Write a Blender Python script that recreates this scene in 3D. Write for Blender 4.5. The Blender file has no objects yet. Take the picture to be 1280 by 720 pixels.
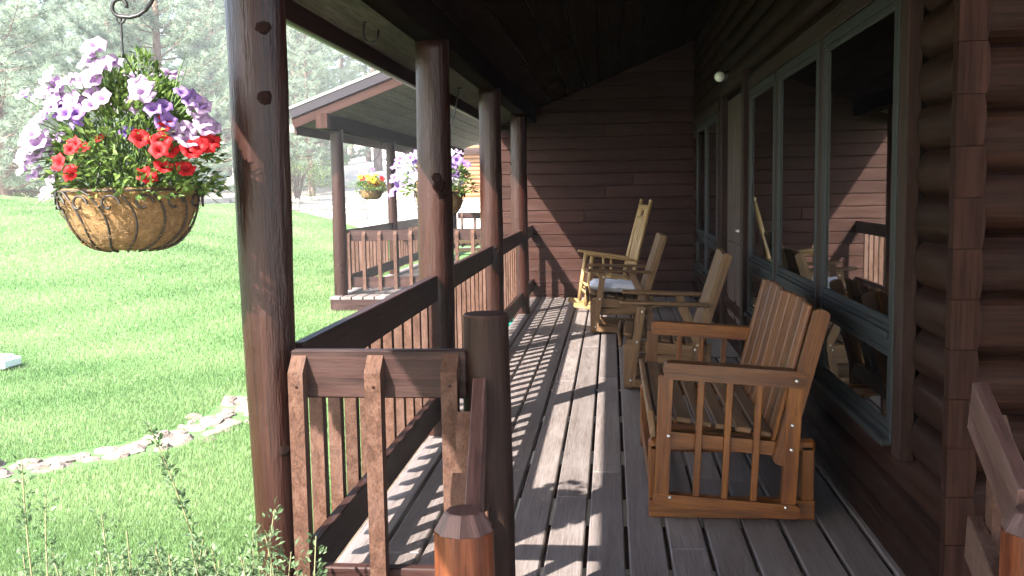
import bpy, bmesh, math, random
import numpy as np
from mathutils import Vector, Matrix, Euler

random.seed(11)
rng = np.random.default_rng(7)
sc = bpy.context.scene
COL = sc.collection
R = math.radians
V = Vector

# ------------------------------------------------------------------ scene tree helpers
def thing(name, label, cat, loc=(0, 0, 0), rotz=0.0, group=None):
    o = bpy.data.objects.new(name, None)
    COL.objects.link(o)
    o.empty_display_size = 0.1
    o.location = loc
    o.rotation_euler = (0, 0, rotz)
    o['label'] = label
    o['category'] = cat
    if group:
        o['group'] = group
    return o

def tag(o, label, cat, group=None):
    o['label'] = label
    o['category'] = cat
    if group:
        o['group'] = group
    return o

def copy_tree(o, parent=None):
    c = o.copy()
    COL.objects.link(c)
    if parent is not None:
        c.parent = parent
    for ch in [x for x in bpy.data.objects if x.parent == o]:
        copy_tree(ch, c)
    return c

class MB:
    """collects boards, logs, tubes and loose faces into one mesh"""
    def __init__(self):
        self.v = []; self.f = []; self.uv = []; self.rnd = []; self.sm = []; self.col = []
    def face(self, idx, uvs, rnd, smooth=False):
        self.f.append(idx); self.uv.extend(uvs); self.rnd.append(rnd); self.sm.append(smooth)
    def board(self, c, size, rot=None, bev=0.004, rnd=None, wear=0.0):
        c = V(c); hx, hy, hz = (s / 2 for s in size)
        M = rot if rot is not None else Matrix.Identity(3)
        if rnd is None: rnd = random.random()
        ax = max(range(3), key=lambda i: size[i])
        ou, ov = random.random() * 50, random.random() * 50
        b = min(bev, min(hx, hy, hz) * 0.6)
        h = (hx, hy, hz)
        base = len(self.v); ids = {}
        for sx in (-1, 1):
            for sy in (-1, 1):
                for sz in (-1, 1):
                    s = (sx, sy, sz)
                    for k in range(3):
                        p = [s[i] * (h[i] - (0 if i == k else b)) for i in range(3)]
                        if wear:
                            p = [q + random.uniform(-wear, wear) for q in p]
                        ids[(s, k)] = len(self.v)
                        self.v.append(c + M @ V(p))
                        self.col.append(V(p))
        loc = lambda i: self.col[i]
        def add(ix):
            ps = [loc(i) for i in ix]
            n = (ps[1] - ps[0]).cross(ps[2] - ps[0])
            cen = sum(ps, V((0, 0, 0)))
            if n.dot(cen) < 0: ix = ix[::-1]
            uv = []
            for i in ix:
                p = loc(i); o = [p[j] for j in range(3) if j != ax]
                uv.append((ou + p[ax], ov + o[0] + o[1]))
            self.face(ix, uv, rnd)
        for k in range(3):
            a, d = [i for i in range(3) if i != k]
            for s in (-1, 1):
                q = []
                for (x, y) in ((-1, -1), (1, -1), (1, 1), (-1, 1)):
                    t = [0, 0, 0]; t[k] = s; t[a] = x; t[d] = y
                    q.append(ids[(tuple(t), k)])
                add(q)
            for x in (-1, 1):
                for y in (-1, 1):
                    t0 = [0, 0, 0]; t1 = [0, 0, 0]
                    t0[k] = -1; t1[k] = 1
                    for t in (t0, t1): t[a] = x; t[d] = y
                    add([ids[(tuple(t0), a)], ids[(tuple(t1), a)], ids[(tuple(t1), d)], ids[(tuple(t0), d)]])
        for s in ((x, y, z) for x in (-1, 1) for y in (-1, 1) for z in (-1, 1)):
            add([ids[(s, 0)], ids[(s, 1)], ids[(s, 2)]])
    def beam(self, p0, p1, w, t, up=(0, 0, 1), bev=0.003, rnd=None):
        """board from p0 to p1, t measured along up, w across"""
        p0, p1 = V(p0), V(p1); d = p1 - p0; L = d.length; x = d.normalized()
        y = V(up).cross(x)
        if y.length < 1e-4: y = V((0, 1, 0)).cross(x)
        y.normalize(); z = x.cross(y)
        M = Matrix((x, y, z)).transposed()
        self.board((p0 + p1) / 2, (L, w, t), M, bev, rnd)
    def tube(self, pts, rad, n=8, caps=True, rnd=None, wob=0.0, smooth=True):
        pts = [V(p) for p in pts]
        rads = rad if isinstance(rad, (list, tuple)) else [rad] * len(pts)
        if rnd is None: rnd = random.random()
        ou, ov = random.random() * 50, random.random() * 50
        rings = []; L = 0
        prev = None
        for i, p in enumerate(pts):
            d = (pts[min(i + 1, len(pts) - 1)] - pts[max(i - 1, 0)])
            if d.length < 1e-9: d = V((0, 0, 1))
            d.normalize()
            if prev is None:
                a = V((0, 0, 1)) if abs(d.z) < .9 else V((1, 0, 0))
                u = a.cross(d).normalized()
            else:
                u = (prev - d * prev.dot(d)).normalized()
            prev = u; w = d.cross(u)
            if i: L += (p - pts[i - 1]).length
            r = rads[i]; ring = []
            for k in range(n):
                t = 2 * math.pi * k / n
                rr = r * (1 + (random.uniform(-wob, wob) if wob else 0))
                ring.append(len(self.v)); self.v.append(p + u * (rr * math.cos(t)) + w * (rr * math.sin(t))); self.col.append(V((0, 0, 0)))
            rings.append((ring, L, r))
        rm = max(rads)
        for (a, la, ra), (b, lb, rb) in zip(rings, rings[1:]):
            for k in range(n):
                k2 = (k + 1) % n
                v0, v1 = ov + k * 2 * math.pi / n * rm, ov + (k + 1) * 2 * math.pi / n * rm
                self.face([a[k], a[k2], b[k2], b[k]], [(ou + la, v0), (ou + la, v1), (ou + lb, v1), (ou + lb, v0)], rnd, smooth)
        if caps:
            for ring, fl in ((rings[0][0], True), (rings[-1][0], False)):
                q = ring[::-1] if fl else ring
                self.face(list(q), [(ou + .3 * math.cos(6.283 * k / n) * rm, ov + .3 * math.sin(6.283 * k / n) * rm) for k in range(n)], rnd)
    def lathe(self, prof, n=24, c=(0, 0, 0), rnd=0.5, smooth=True):
        c = V(c); rings = []
        for (r, z) in prof:
            ring = []
            for k in range(n):
                t = 2 * math.pi * k / n
                ring.append(len(self.v)); self.v.append(c + V((r * math.cos(t), r * math.sin(t), z))); self.col.append(V((0, 0, 0)))
            rings.append(ring)
        for i in range(len(rings) - 1):
            for k in range(n):
                k2 = (k + 1) % n
                u0, u1 = i * .05, (i + 1) * .05
                self.face([rings[i][k], rings[i][k2], rings[i + 1][k2], rings[i + 1][k]], [(u0, k * .05), (u0, k * .05 + .05), (u1, k * .05 + .05), (u1, k * .05)], rnd, smooth)
    def poly(self, pts, rnd=0.5, uvs=None, smooth=False):
        ix = []
        for p in pts:
            ix.append(len(self.v)); self.v.append(V(p)); self.col.append(V((0, 0, 0)))
        self.face(ix, uvs or [(p[0] + p[2], p[1]) for p in pts], rnd, smooth)
    def prism(self, outline, a, b, axis, rnd=None):
        """outline (2D points) extruded from a to b along axis"""
        if rnd is None: rnd = random.random()
        def P(q, t):
            return {0: V((t, q[0], q[1])), 1: V((q[0], t, q[1])), 2: V((q[0], q[1], t))}[axis]
        i0 = len(self.v); n = len(outline); ou = random.random() * 40; ov = random.random() * 40
        for t in (a, b):
            for q in outline: self.v.append(P(q, t)); self.col.append(V((0, 0, 0)))
        long_ax = abs(b - a) > max(max(q[0] for q in outline) - min(q[0] for q in outline), max(q[1] for q in outline) - min(q[1] for q in outline))
        per = [0]
        for k in range(n):
            q, s = outline[k], outline[(k + 1) % n]; per.append(per[-1] + math.hypot(s[0] - q[0], s[1] - q[1]))
        for k in range(n):
            k2 = (k + 1) % n
            if long_ax: uv = [(ou + a, ov + per[k]), (ou + a, ov + per[k + 1]), (ou + b, ov + per[k + 1]), (ou + b, ov + per[k])]
            else: uv = [(ou + outline[k][1], ov + a), (ou + outline[k2][1], ov + a), (ou + outline[k2][1], ov + b), (ou + outline[k][1], ov + b)]
            self.face([i0 + k, i0 + k2, i0 + n + k2, i0 + n + k], uv, rnd)
        uvc = [(ou + q[1], ov + q[0]) for q in outline]
        self.face([i0 + k for k in range(n)][::-1], uvc[::-1], rnd)
        self.face([i0 + n + k for k in range(n)], uvc, rnd)
    def build(self, name, mat, parent=None, world=True, kind=None):
        me = bpy.data.meshes.new(name)
        off = V(parent.location) if (parent is not None and world) else V((0, 0, 0))
        if parent is not None and world and parent.parent is not None:
            off = V((0, 0, 0))
            p = parent
            while p is not None:
                off = off + V(p.location); p = p.parent
        me.from_pydata([tuple(p - off) for p in self.v], [], self.f)
        uvl = me.uv_layers.new(name='UVMap')
        uvl.data.foreach_set('uv', np.array(self.uv, dtype=np.float32).ravel())
        at = me.attributes.new('rnd', 'FLOAT', 'FACE')
        at.data.foreach_set('value', np.array(self.rnd, dtype=np.float32))
        me.polygons.foreach_set('use_smooth', np.array(self.sm, dtype=bool))
        me.materials.append(mat)
        bm = bmesh.new(); bm.from_mesh(me)
        bmesh.ops.recalc_face_normals(bm, faces=bm.faces)
        bm.to_mesh(me); bm.free()
        me.update()
        o = bpy.data.objects.new(name, me)
        COL.objects.link(o)
        if parent is not None: o.parent = parent
        if kind: o['kind'] = kind
        return o

def np_mesh(name, verts, faces, mat, parent=None, rnd=None, smooth=False):
    """fast mesh from arrays: faces is (n,3) or (n,4)"""
    me = bpy.data.meshes.new(name)
    verts = np.asarray(verts, np.float32); faces = np.asarray(faces, np.int32)
    nf, k = faces.shape
    me.vertices.add(len(verts)); me.vertices.foreach_set('co', verts.ravel())
    me.loops.add(nf * k); me.loops.foreach_set('vertex_index', faces.ravel())
    me.polygons.add(nf); me.polygons.foreach_set('loop_start', np.arange(0, nf * k, k, dtype=np.int32))
    try: me.polygons.foreach_set('loop_total', np.full(nf, k, np.int32))
    except Exception: pass
    me.polygons.foreach_set('use_smooth', np.full(nf, smooth, dtype=bool))
    me.update(calc_edges=True); me.validate()
    if rnd is not None:
        at = me.attributes.new('rnd', 'FLOAT', 'FACE'); at.data.foreach_set('value', np.asarray(rnd, np.float32))
    me.materials.append(mat)
    o = bpy.data.objects.new(name, me); COL.objects.link(o)
    if parent is not None: o.parent = parent
    return o

# ------------------------------------------------------------------ materials
def newmat(name):
    m = bpy.data.materials.new(name); m.use_nodes = True
    nt = m.node_tree; b = nt.nodes['Principled BSDF']
    return m, nt, b
def N(nt, typ, **kw):
    n = nt.nodes.new(typ)
    for k, v in kw.items():
        if k in n.inputs: n.inputs[k].default_value = v
        else: setattr(n, k, v)
    return n
def ramp(nt, fac, stops):
    r = nt.nodes.new('ShaderNodeValToRGB')
    el = r.color_ramp.elements
    while len(el) < len(stops): el.new(.5)
    for e, (p, c) in zip(el, stops):
        e.position = p; e.color = (*c, 1) if len(c) == 3 else c
    nt.links.new(fac, r.inputs['Fac'])
    return r.outputs['Color']
def mixc(nt, fac, a, b, mode='MIX'):
    m = nt.nodes.new('ShaderNodeMix'); m.data_type = 'RGBA'; m.blend_type = mode
    for s, i in ((fac, 0), (a, 6), (b, 7)):
        if isinstance(s, (int, float)): m.inputs[i].default_value = s
        elif isinstance(s, tuple): m.inputs[i].default_value = (*s, 1)
        else: nt.links.new(s, m.inputs[i])
    return m.outputs[2]
def mth(nt, op, a, b=0.0, c=0.0):
    m = nt.nodes.new('ShaderNodeMath'); m.operation = op
    for i, s in enumerate((a, b, c)):
        if isinstance(s, (int, float)): m.inputs[i].default_value = s
        else: nt.links.new(s, m.inputs[i])
    return m.outputs[0]

def wood(name, dark, mid, light, rough=.55, grain=34, along=1.6, var=.25, bump=.35, wear=None, wear_amt=.45, spec=.4, knots=False, coat=0.0, cracks=0.0, k=.64, lumps=0.0, pore=.55):
    dark, mid, light = (tuple(x * k for x in c) for c in (dark, mid, light))
    wear = tuple(x * k for x in wear) if wear else None
    m, nt, b = newmat(name)
    uv = N(nt, 'ShaderNodeUVMap')
    mp = N(nt, 'ShaderNodeMapping'); mp.inputs['Scale'].default_value = (along, grain, 1)
    nt.links.new(uv.outputs[0], mp.inputs[0])
    n1 = N(nt, 'ShaderNodeTexNoise', Scale=1.0, Detail=7.0, Roughness=.65, Distortion=.6)
    nt.links.new(mp.outputs[0], n1.inputs['Vector'])
    mp2 = N(nt, 'ShaderNodeMapping'); mp2.inputs['Scale'].default_value = (1.3, 5, 1)
    nt.links.new(uv.outputs[0], mp2.inputs[0])
    n2 = N(nt, 'ShaderNodeTexNoise', Scale=1.6, Detail=5.0, Roughness=.6)
    nt.links.new(mp2.outputs[0], n2.inputs['Vector'])
    col = ramp(nt, n1.outputs['Fac'], [(.36, dark), (.5, mid), (.66, light)])
    mp3 = N(nt, 'ShaderNodeMapping'); mp3.inputs['Scale'].default_value = (along * 4, grain * 5, 1)
    nt.links.new(uv.outputs[0], mp3.inputs[0])
    n3 = N(nt, 'ShaderNodeTexNoise', Scale=1.0, Detail=3.0, Roughness=.7); nt.links.new(mp3.outputs[0], n3.inputs['Vector'])
    col = mixc(nt, 1.0, col, ramp(nt, n3.outputs['Fac'], [(.34, (pore, pore, pore)), (.55, (1.08, 1.08, 1.08))]), 'MULTIPLY')
    if wear:
        wf = ramp(nt, n2.outputs['Fac'], [(.46, (0, 0, 0)), (.68, (1, 1, 1))])
        wf2 = mth(nt, 'MULTIPLY', wf, wear_amt)
        col = mixc(nt, wf2, col, wear)
    else:
        br = ramp(nt, n2.outputs['Fac'], [(.3, (.75, .75, .75)), (.7, (1.15, 1.15, 1.15))])
        col = mixc(nt, 1.0, col, br, 'MULTIPLY')
    if cracks:
        mpc = N(nt, 'ShaderNodeMapping'); mpc.inputs['Scale'].default_value = (.9, 26, 1)
        nt.links.new(uv.outputs[0], mpc.inputs[0])
        n4 = N(nt, 'ShaderNodeTexNoise', Scale=1.0, Detail=3.0, Roughness=.5, Distortion=.3)
        nt.links.new(mpc.outputs[0], n4.inputs['Vector'])
        ck = ramp(nt, n4.outputs['Fac'], [(.27, (1, 1, 1)), (.31, (0, 0, 0))])
        col = mixc(nt, mth(nt, 'MULTIPLY', ck, cracks), col, tuple(x * .25 for x in dark))
    at = N(nt, 'ShaderNodeAttribute', attribute_name='rnd')
    f = mth(nt, 'MULTIPLY_ADD', at.outputs['Fac'], 2 * var, 1 - var)
    cb = N(nt, 'ShaderNodeCombineColor')
    for i in range(3): nt.links.new(f, cb.inputs[i])
    col = mixc(nt, 1.0, col, cb.outputs[0], 'MULTIPLY')
    nt.links.new(col, b.inputs['Base Color'])
    rr = mth(nt, 'MULTIPLY_ADD', n2.outputs['Fac'], .35, rough - .17)
    nt.links.new(rr, b.inputs['Roughness'])
    b.inputs['Specular IOR Level'].default_value = spec
    b.inputs['Coat Weight'].default_value = coat
    b.inputs['Coat Roughness'].default_value = .25
    bp = N(nt, 'ShaderNodeBump', Strength=bump, Distance=.005 if not lumps else .012)
    hh = mth(nt, 'ADD', mth(nt, 'ADD', n1.outputs['Fac'], mth(nt, 'MULTIPLY', n3.outputs['Fac'], .35)), mth(nt, 'MULTIPLY', n2.outputs['Fac'], 1.5))
    if lumps:
        mp5 = N(nt, 'ShaderNodeMapping'); mp5.inputs['Scale'].default_value = (7, 22, 1); nt.links.new(uv.outputs[0], mp5.inputs[0])
        n5 = N(nt, 'ShaderNodeTexNoise', Scale=1.0, Detail=4.0, Roughness=.55, Distortion=.8); nt.links.new(mp5.outputs[0], n5.inputs['Vector'])
        hh = mth(nt, 'ADD', hh, mth(nt, 'MULTIPLY', n5.outputs['Fac'], lumps))
    nt.links.new(hh, bp.inputs['Height']); nt.links.new(bp.outputs[0], b.inputs['Normal'])
    return m

def plain(name, col, rough=.5, metal=0.0, spec=.5, noise=0.0, nscale=8.0, bump=0.0):
    m, nt, b = newmat(name)
    b.inputs['Roughness'].default_value = rough; b.inputs['Metallic'].default_value = metal
    b.inputs['Specular IOR Level'].default_value = spec
    if noise:
        tc = N(nt, 'ShaderNodeTexCoord')
        n1 = N(nt, 'ShaderNodeTexNoise', Scale=nscale, Detail=6.0, Roughness=.6)
        nt.links.new(tc.outputs['Object'], n1.inputs['Vector'])
        c = ramp(nt, n1.outputs['Fac'], [(.3, tuple(x * (1 - noise) for x in col)), (.7, tuple(min(1, x * (1 + noise)) for x in col))])
        nt.links.new(c, b.inputs['Base Color'])
        if bump:
            bp = N(nt, 'ShaderNodeBump', Strength=bump, Distance=.02)
            nt.links.new(n1.outputs['Fac'], bp.inputs['Height']); nt.links.new(bp.outputs[0], b.inputs['Normal'])
    else:
        b.inputs['Base Color'].default_value = (*col, 1)
    return m

def leafmat(name, c0, c1, trans=.35, rough=.5, spec=.3):
    m, nt, b = newmat(name)
    at = N(nt, 'ShaderNodeAttribute', attribute_name='rnd')
    col = ramp(nt, at.outputs['Fac'], [(0.0, c0), (1.0, c1)])
    nt.links.new(col, b.inputs['Base Color'])
    b.inputs['Roughness'].default_value = rough; b.inputs['Specular IOR Level'].default_value = spec
    tr = N(nt, 'ShaderNodeBsdfTranslucent'); nt.links.new(col, tr.inputs['Color'])
    mx = N(nt, 'ShaderNodeMixShader', Fac=trans)
    nt.links.new(b.outputs[0], mx.inputs[1]); nt.links.new(tr.outputs[0], mx.inputs[2])
    nt.links.new(mx.outputs[0], nt.nodes['Material Output'].inputs['Surface'])
    return m

M = {}
M['deck'] = wood('weathered_deck_stain', (.175, .14, .128), (.212, .174, .16), (.245, .206, .192), lumps=.25, rough=.48, grain=46, along=1.5, var=.13, bump=.25, wear=(.30, .26, .245), wear_amt=.5, spec=.4, cracks=.35, k=0.55)
M['stain'] = wood('brown_stain', (.026, .011, .009), (.043, .018, .015), (.065, .03, .025), rough=.5, var=.18, bump=.4, wear=(.15, .085, .07), wear_amt=.3, cracks=.5, spec=0.15, k=0.5)
M['log'] = wood('brown_log_stain', (.030, .0085, .0055), (.046, .0135, .0085), (.062, .020, .0125), lumps=.7, pore=.82, rough=.36, grain=14, along=.9, var=.1, bump=.6, wear=(.085, .032, .022), wear_amt=.35, spec=0.28, cracks=.6, k=0.37)
M['picket'] = wood('rough_sawn_picket', (.068, .031, .019), (.11, .052, .033), (.15, .08, .054), rough=.7, grain=30, along=22, var=.15, bump=.5, wear=(.25, .155, .125), wear_amt=.4, cracks=.3, spec=0.15, k=0.5)
M['wall'] = wood('red_brown_siding', (.043, .0180, .0130), (.061, .0265, .0195), (.079, .0365, .0275), rough=.6, grain=26, along=1.0, var=.16, bump=.35, wear=(.12, .06, .055), wear_amt=.3, cracks=.4, spec=0.08, k=0.43)
M['logwall'] = wood('log_siding', (.025, .0098, .0056), (.038, .0155, .0095), (.054, .0238, .0155), rough=.5, grain=22, along=1.0, var=.16, bump=.35, wear=(.06, .038, .032), wear_amt=.35, cracks=.4, spec=0.04, k=0.36)
M['trim'] = wood('stained_trim', (.034, .016, .011), (.05, .025, .018), (.068, .037, .027), rough=.55, var=.12, bump=.35, wear=(.10, .065, .055), wear_amt=.35, cracks=.35, spec=0.1, k=0.36)
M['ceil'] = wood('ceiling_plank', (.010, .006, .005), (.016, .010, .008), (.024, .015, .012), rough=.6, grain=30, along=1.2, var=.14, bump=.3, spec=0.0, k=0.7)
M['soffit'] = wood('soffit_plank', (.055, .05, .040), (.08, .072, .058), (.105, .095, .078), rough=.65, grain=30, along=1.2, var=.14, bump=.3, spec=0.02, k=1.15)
M['teak'] = wood('oiled_teak', (.155, .040, .003), (.275, .084, .006), (.385, .14, .018), rough=.42, grain=30, along=2.0, var=.36, bump=.3, spec=0.35, wear=(.29, .11, .02), wear_amt=.25, k=0.38)
M['teak_old'] = wood('weathered_teak', (.13, .062, .022), (.21, .112, .045), (.29, .165, .075), rough=.55, grain=34, along=2.0, var=.22, bump=.45, spec=.3, wear=(.27, .185, .115), wear_amt=.4, cracks=.4, k=0.5)
M['pine_wood'] = wood('pale_pine', (.27, .165, .06), (.38, .25, .105), (.48, .34, .165), rough=.45, grain=24, along=2.0, var=.12, bump=.2, k=0.75)
M['corner'] = wood('corner_log_stain', (.026, .0105, .007), (.038, .016, .011), (.05, .023, .016), rough=.6, grain=22, along=1.0, var=.1, bump=.35, k=.55, spec=.04, cracks=.5)
M['rail_wood'] = wood('weathered_rail_stain', (.10, .046, .036), (.14, .07, .057), (.18, .10, .083), rough=.5, var=.1, bump=.3, k=.5, spec=.3, cracks=.4)
M['newel'] = wood('glossy_newel_stain', (.078, .018, .006), (.125, .032, .011), (.18, .052, .018), lumps=.5, rough=.42, grain=20, along=1.4, var=.1, bump=.45, spec=0.18, wear=(.17, .08, .06), wear_amt=.3, cracks=.4, k=0.62)
M['metal_dark'] = plain('dark_iron', (.02, .02, .02), .45, .6)
M['knot'] = plain('dark_knot', (.012, .006, .005), .9, 0, .05)
M['wire'] = plain('rusty_wire', (.018, .012, .009), .6, .2)
M['steel'] = plain('bolt_steel', (.6, .58, .55), .3, 1.0)
M['gutter'] = plain('brown_gutter', (.15, .14, .12), .42, 0, .5, .15, 3)
M['fascia_metal'] = plain('grey_drip_metal', (.022, .019, .023), .7, 0.0, .15, .1, 2)
M['roofing'] = plain('metal_roofing', (.30, .29, .25), .55, 0, .4, .2, 3)
M['frame'] = plain('grey_window_frame', (.0125, .0135, .0135), .55, 0, .2, .15, 6)
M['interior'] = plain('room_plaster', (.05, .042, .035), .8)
M['curtain'] = plain('tan_curtain', (.2, .15, .115), .9, 0, .2, .1, 4)
M['cushion'] = plain('white_cushion', (.5, .5, .54), .9, 0, .2, .06, 20, .2)
M['hose'] = plain('teal_plastic', (.02, .30, .22), .4)
M['white_box'] = plain('white_paint', (.75, .76, .76), .5, 0, .4, .04, 5)
M['rock'] = plain('pale_stone', (.15, .12, .10), .85, 0, .2, .5, 9, .6)
M['bulb'] = plain('frosted_globe', (.75, .76, .70), .2, 0, .6)
M['mat'] = plain('coir_mat', (.12, .10, .085), .95, 0, .1, .8, 90, .6)
M['bark'] = plain('pine_bark', (.12, .085, .065), .9, 0, .2, .4, 6, .8)
M['fence'] = plain('grey_fence_wood', (.19, .17, .15), .85, 0, .2, .25, 5, .4)
M['orange_log'] = wood('honey_log', (.30, .14, .05), (.42, .21, .08), (.5, .28, .12), rough=.5)
M['darkwood'] = plain('dark_door_wood', (.035, .02, .015), .5, 0, .4, .2, 6)

# coir liner
m, nt, b = newmat('coir_liner'); M['coir'] = m
tc = N(nt, 'ShaderNodeTexCoord')
n1 = N(nt, 'ShaderNodeTexNoise', Scale=26.0, Detail=8.0, Roughness=.75, Distortion=2.5); nt.links.new(tc.outputs['Object'], n1.inputs['Vector'])
nt.links.new(ramp(nt, n1.outputs['Fac'], [(.3, (.14, .07, .022)), (.5, (.25, .14, .05)), (.72, (.38, .25, .115))]), b.inputs['Base Color'])
b.inputs['Roughness'].default_value = .95
bp = N(nt, 'ShaderNodeBump', Strength=1.0, Distance=.02); nt.links.new(n1.outputs['Fac'], bp.inputs['Height']); nt.links.new(bp.outputs[0], b.inputs['Normal'])

# glass: thin pane, reflection by angle of view, otherwise see through
m, nt, b = newmat('window_glass'); M['glass'] = m
gl = N(nt, 'ShaderNodeBsdfGlossy', Roughness=.015); gl.inputs['Color'].default_value = (.66, .70, .70, 1)
tp = N(nt, 'ShaderNodeBsdfTransparent'); tp.inputs['Color'].default_value = (.55, .58, .57, 1)
fr = N(nt, 'ShaderNodeFresnel', IOR=1.48)
mx = N(nt, 'ShaderNodeMixShader'); nt.links.new(fr.outputs[0], mx.inputs[0]); nt.links.new(tp.outputs[0], mx.inputs[1]); nt.links.new(gl.outputs[0], mx.inputs[2])
nt.links.new(mx.outputs[0], nt.nodes['Material Output'].inputs['Surface'])

# ground and lawn
def groundmat(name, stops, scale, bump, big=None):
    m, nt, b = newmat(name)
    tc = N(nt, 'ShaderNodeTexCoord')
    a = N(nt, 'ShaderNodeTexNoise', Scale=scale, Detail=9.0, Roughness=.65); nt.links.new(tc.outputs['Object'], a.inputs['Vector'])
    c = ramp(nt, a.outputs['Fac'], stops)
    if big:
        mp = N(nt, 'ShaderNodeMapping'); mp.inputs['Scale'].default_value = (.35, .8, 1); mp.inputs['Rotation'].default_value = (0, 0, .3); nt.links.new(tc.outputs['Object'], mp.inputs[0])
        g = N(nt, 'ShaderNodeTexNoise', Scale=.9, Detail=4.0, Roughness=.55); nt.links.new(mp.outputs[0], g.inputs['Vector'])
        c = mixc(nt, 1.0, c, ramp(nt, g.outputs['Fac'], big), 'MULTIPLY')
    nt.links.new(c, b.inputs['Base Color']); b.inputs['Roughness'].default_value = .9; b.inputs['Specular IOR Level'].default_value = .15
    bp = N(nt, 'ShaderNodeBump', Strength=bump, Distance=.05); nt.links.new(a.outputs['Fac'], bp.inputs['Height']); nt.links.new(bp.outputs[0], b.inputs['Normal'])
    return m
M['lawn'] = groundmat('lawn_turf', [(.3, (.062, .135, .038)), (.5, (.082, .168, .052)), (.7, (.11, .20, .073))], 14.0, .6, [(.32, (.62, .72, .60)), (.5, (1, 1, 1)), (.68, (1.35, 1.18, 1.3))])  # last stops paint broad soft tree shade into the turf colour
M['dirt'] = groundmat('pale_gravel', [(.3, (.38, .32, .26)), (.55, (.47, .41, .35)), (.75, (.54, .49, .43))], 2.2, .5)
M['soil'] = groundmat('garden_soil', [(.3, (.05, .035, .025)), (.7, (.12, .09, .06))], 9.0, .6)
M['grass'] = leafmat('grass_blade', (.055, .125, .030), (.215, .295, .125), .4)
M['leaf'] = leafmat('basket_leaf', (.03, .07, .014), (.15, .22, .055), .4)
M['shrub'] = leafmat('shrub_leaf', (.045, .085, .035), (.12, .175, .085), .4)
M['needle'] = leafmat('pine_needle', (.16, .215, .15), (.29, .355, .26), .5)
M['needle_far'] = leafmat('far_needle', (.12, .165, .11), (.24, .30, .19), .5)
M['leafy'] = leafmat('birch_leaf', (.10, .17, .05), (.24, .31, .10), .4)
def petalmat(name, c0, c1): return leafmat(name, c0, c1, .4, .6, .2)
M['lilac'] = petalmat('lilac_petal', (.29, .165, .33), (.42, .31, .45))
M['violet'] = petalmat('violet_petal', (.14, .06, .26), (.26, .16, .38))
M['red'] = petalmat('red_petal', (.30, .006, .012), (.48, .02, .022))
M['white_petal'] = petalmat('white_petal', (.55, .54, .58), (.7, .7, .7))
M['yellow'] = petalmat('yellow_petal', (.5, .28, .01), (.62, .42, .03))
M['stem'] = plain('green_stem', (.09, .15, .05), .6)
M['twig'] = plain('shrub_twig', (.13, .125, .06), .8)

# ------------------------------------------------------------------ terrain
CX = [-60, -20, -14.5, -8.8, -7.3, -6.4, -5.2, -3, 40]
CZ = [1.6, 1.5, 1.42, 1.06, .80, .58, .20, -.05, -.3]
def sstep(a, b, t):
    t = np.clip((t - a) / (b - a), 0, 1); return t * t * (3 - 2 * t)
def crest(x): return np.interp(x, CX, CZ)
def lawn_z(x, y):
    x = np.asarray(x, float); y = np.asarray(y, float)
    z = -.5 + sstep(5.0, 22.0, y) * (crest(x) + .5)
    z = z - sstep(22.0, 28.0, y) * np.maximum(crest(x) - .2, 0)
    return z + (.02 * np.sin(x * 1.3) * np.sin(y * .9) + .09 * np.sin(x * .55 + y * .8) * sstep(7, 11, y)) * sstep(1.5, 3, -x)
def hill_z(x, y):
    x = np.asarray(x, float); y = np.asarray(y, float)
    z = lawn_z(x, y) - .06
    far = .18 + np.maximum(y - 40, 0) * .10 * (1 - .25 * sstep(-10, -35, x)) + .25 * np.sin(x * .16 + y * .05) * sstep(40, 60, y)
    return np.where(y > 24, z * (1 - sstep(24, 30, y)) + far * sstep(24, 30, y), z)

def grid_mesh(name, xs, ys, zf, mat, kind='structure'):
    X, Y = np.meshgrid(xs, ys); Z = zf(X, Y)
    v = np.stack([X.ravel(), Y.ravel(), Z.ravel()], 1)
    nx, ny = len(xs), len(ys)
    i = np.arange(nx * (ny - 1)).reshape(ny - 1, nx)[:, :-1].ravel()
    f = np.stack([i, i + 1, i + 1 + nx, i + nx], 1)
    o = np_mesh(name, v, f, mat, smooth=True); o['kind'] = kind
    return o
xs = np.concatenate([np.linspace(-240, -70, 8), np.linspace(-60, 20, 81), np.linspace(30, 240, 9)])
ys = np.concatenate([np.linspace(-140, -20, 8), np.linspace(-10, 80, 91), np.linspace(90, 210, 13)])
grid_mesh('ground', xs, ys, hill_z, M['dirt'])
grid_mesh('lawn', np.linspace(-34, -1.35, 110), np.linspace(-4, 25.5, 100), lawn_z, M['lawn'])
def soil_z(x, y): return lawn_z(x, y) + .012
grid_mesh('garden_bed', np.linspace(-1.75, -1.0, 6), np.linspace(1.2, 12, 30), soil_z, M['soil'])

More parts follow.
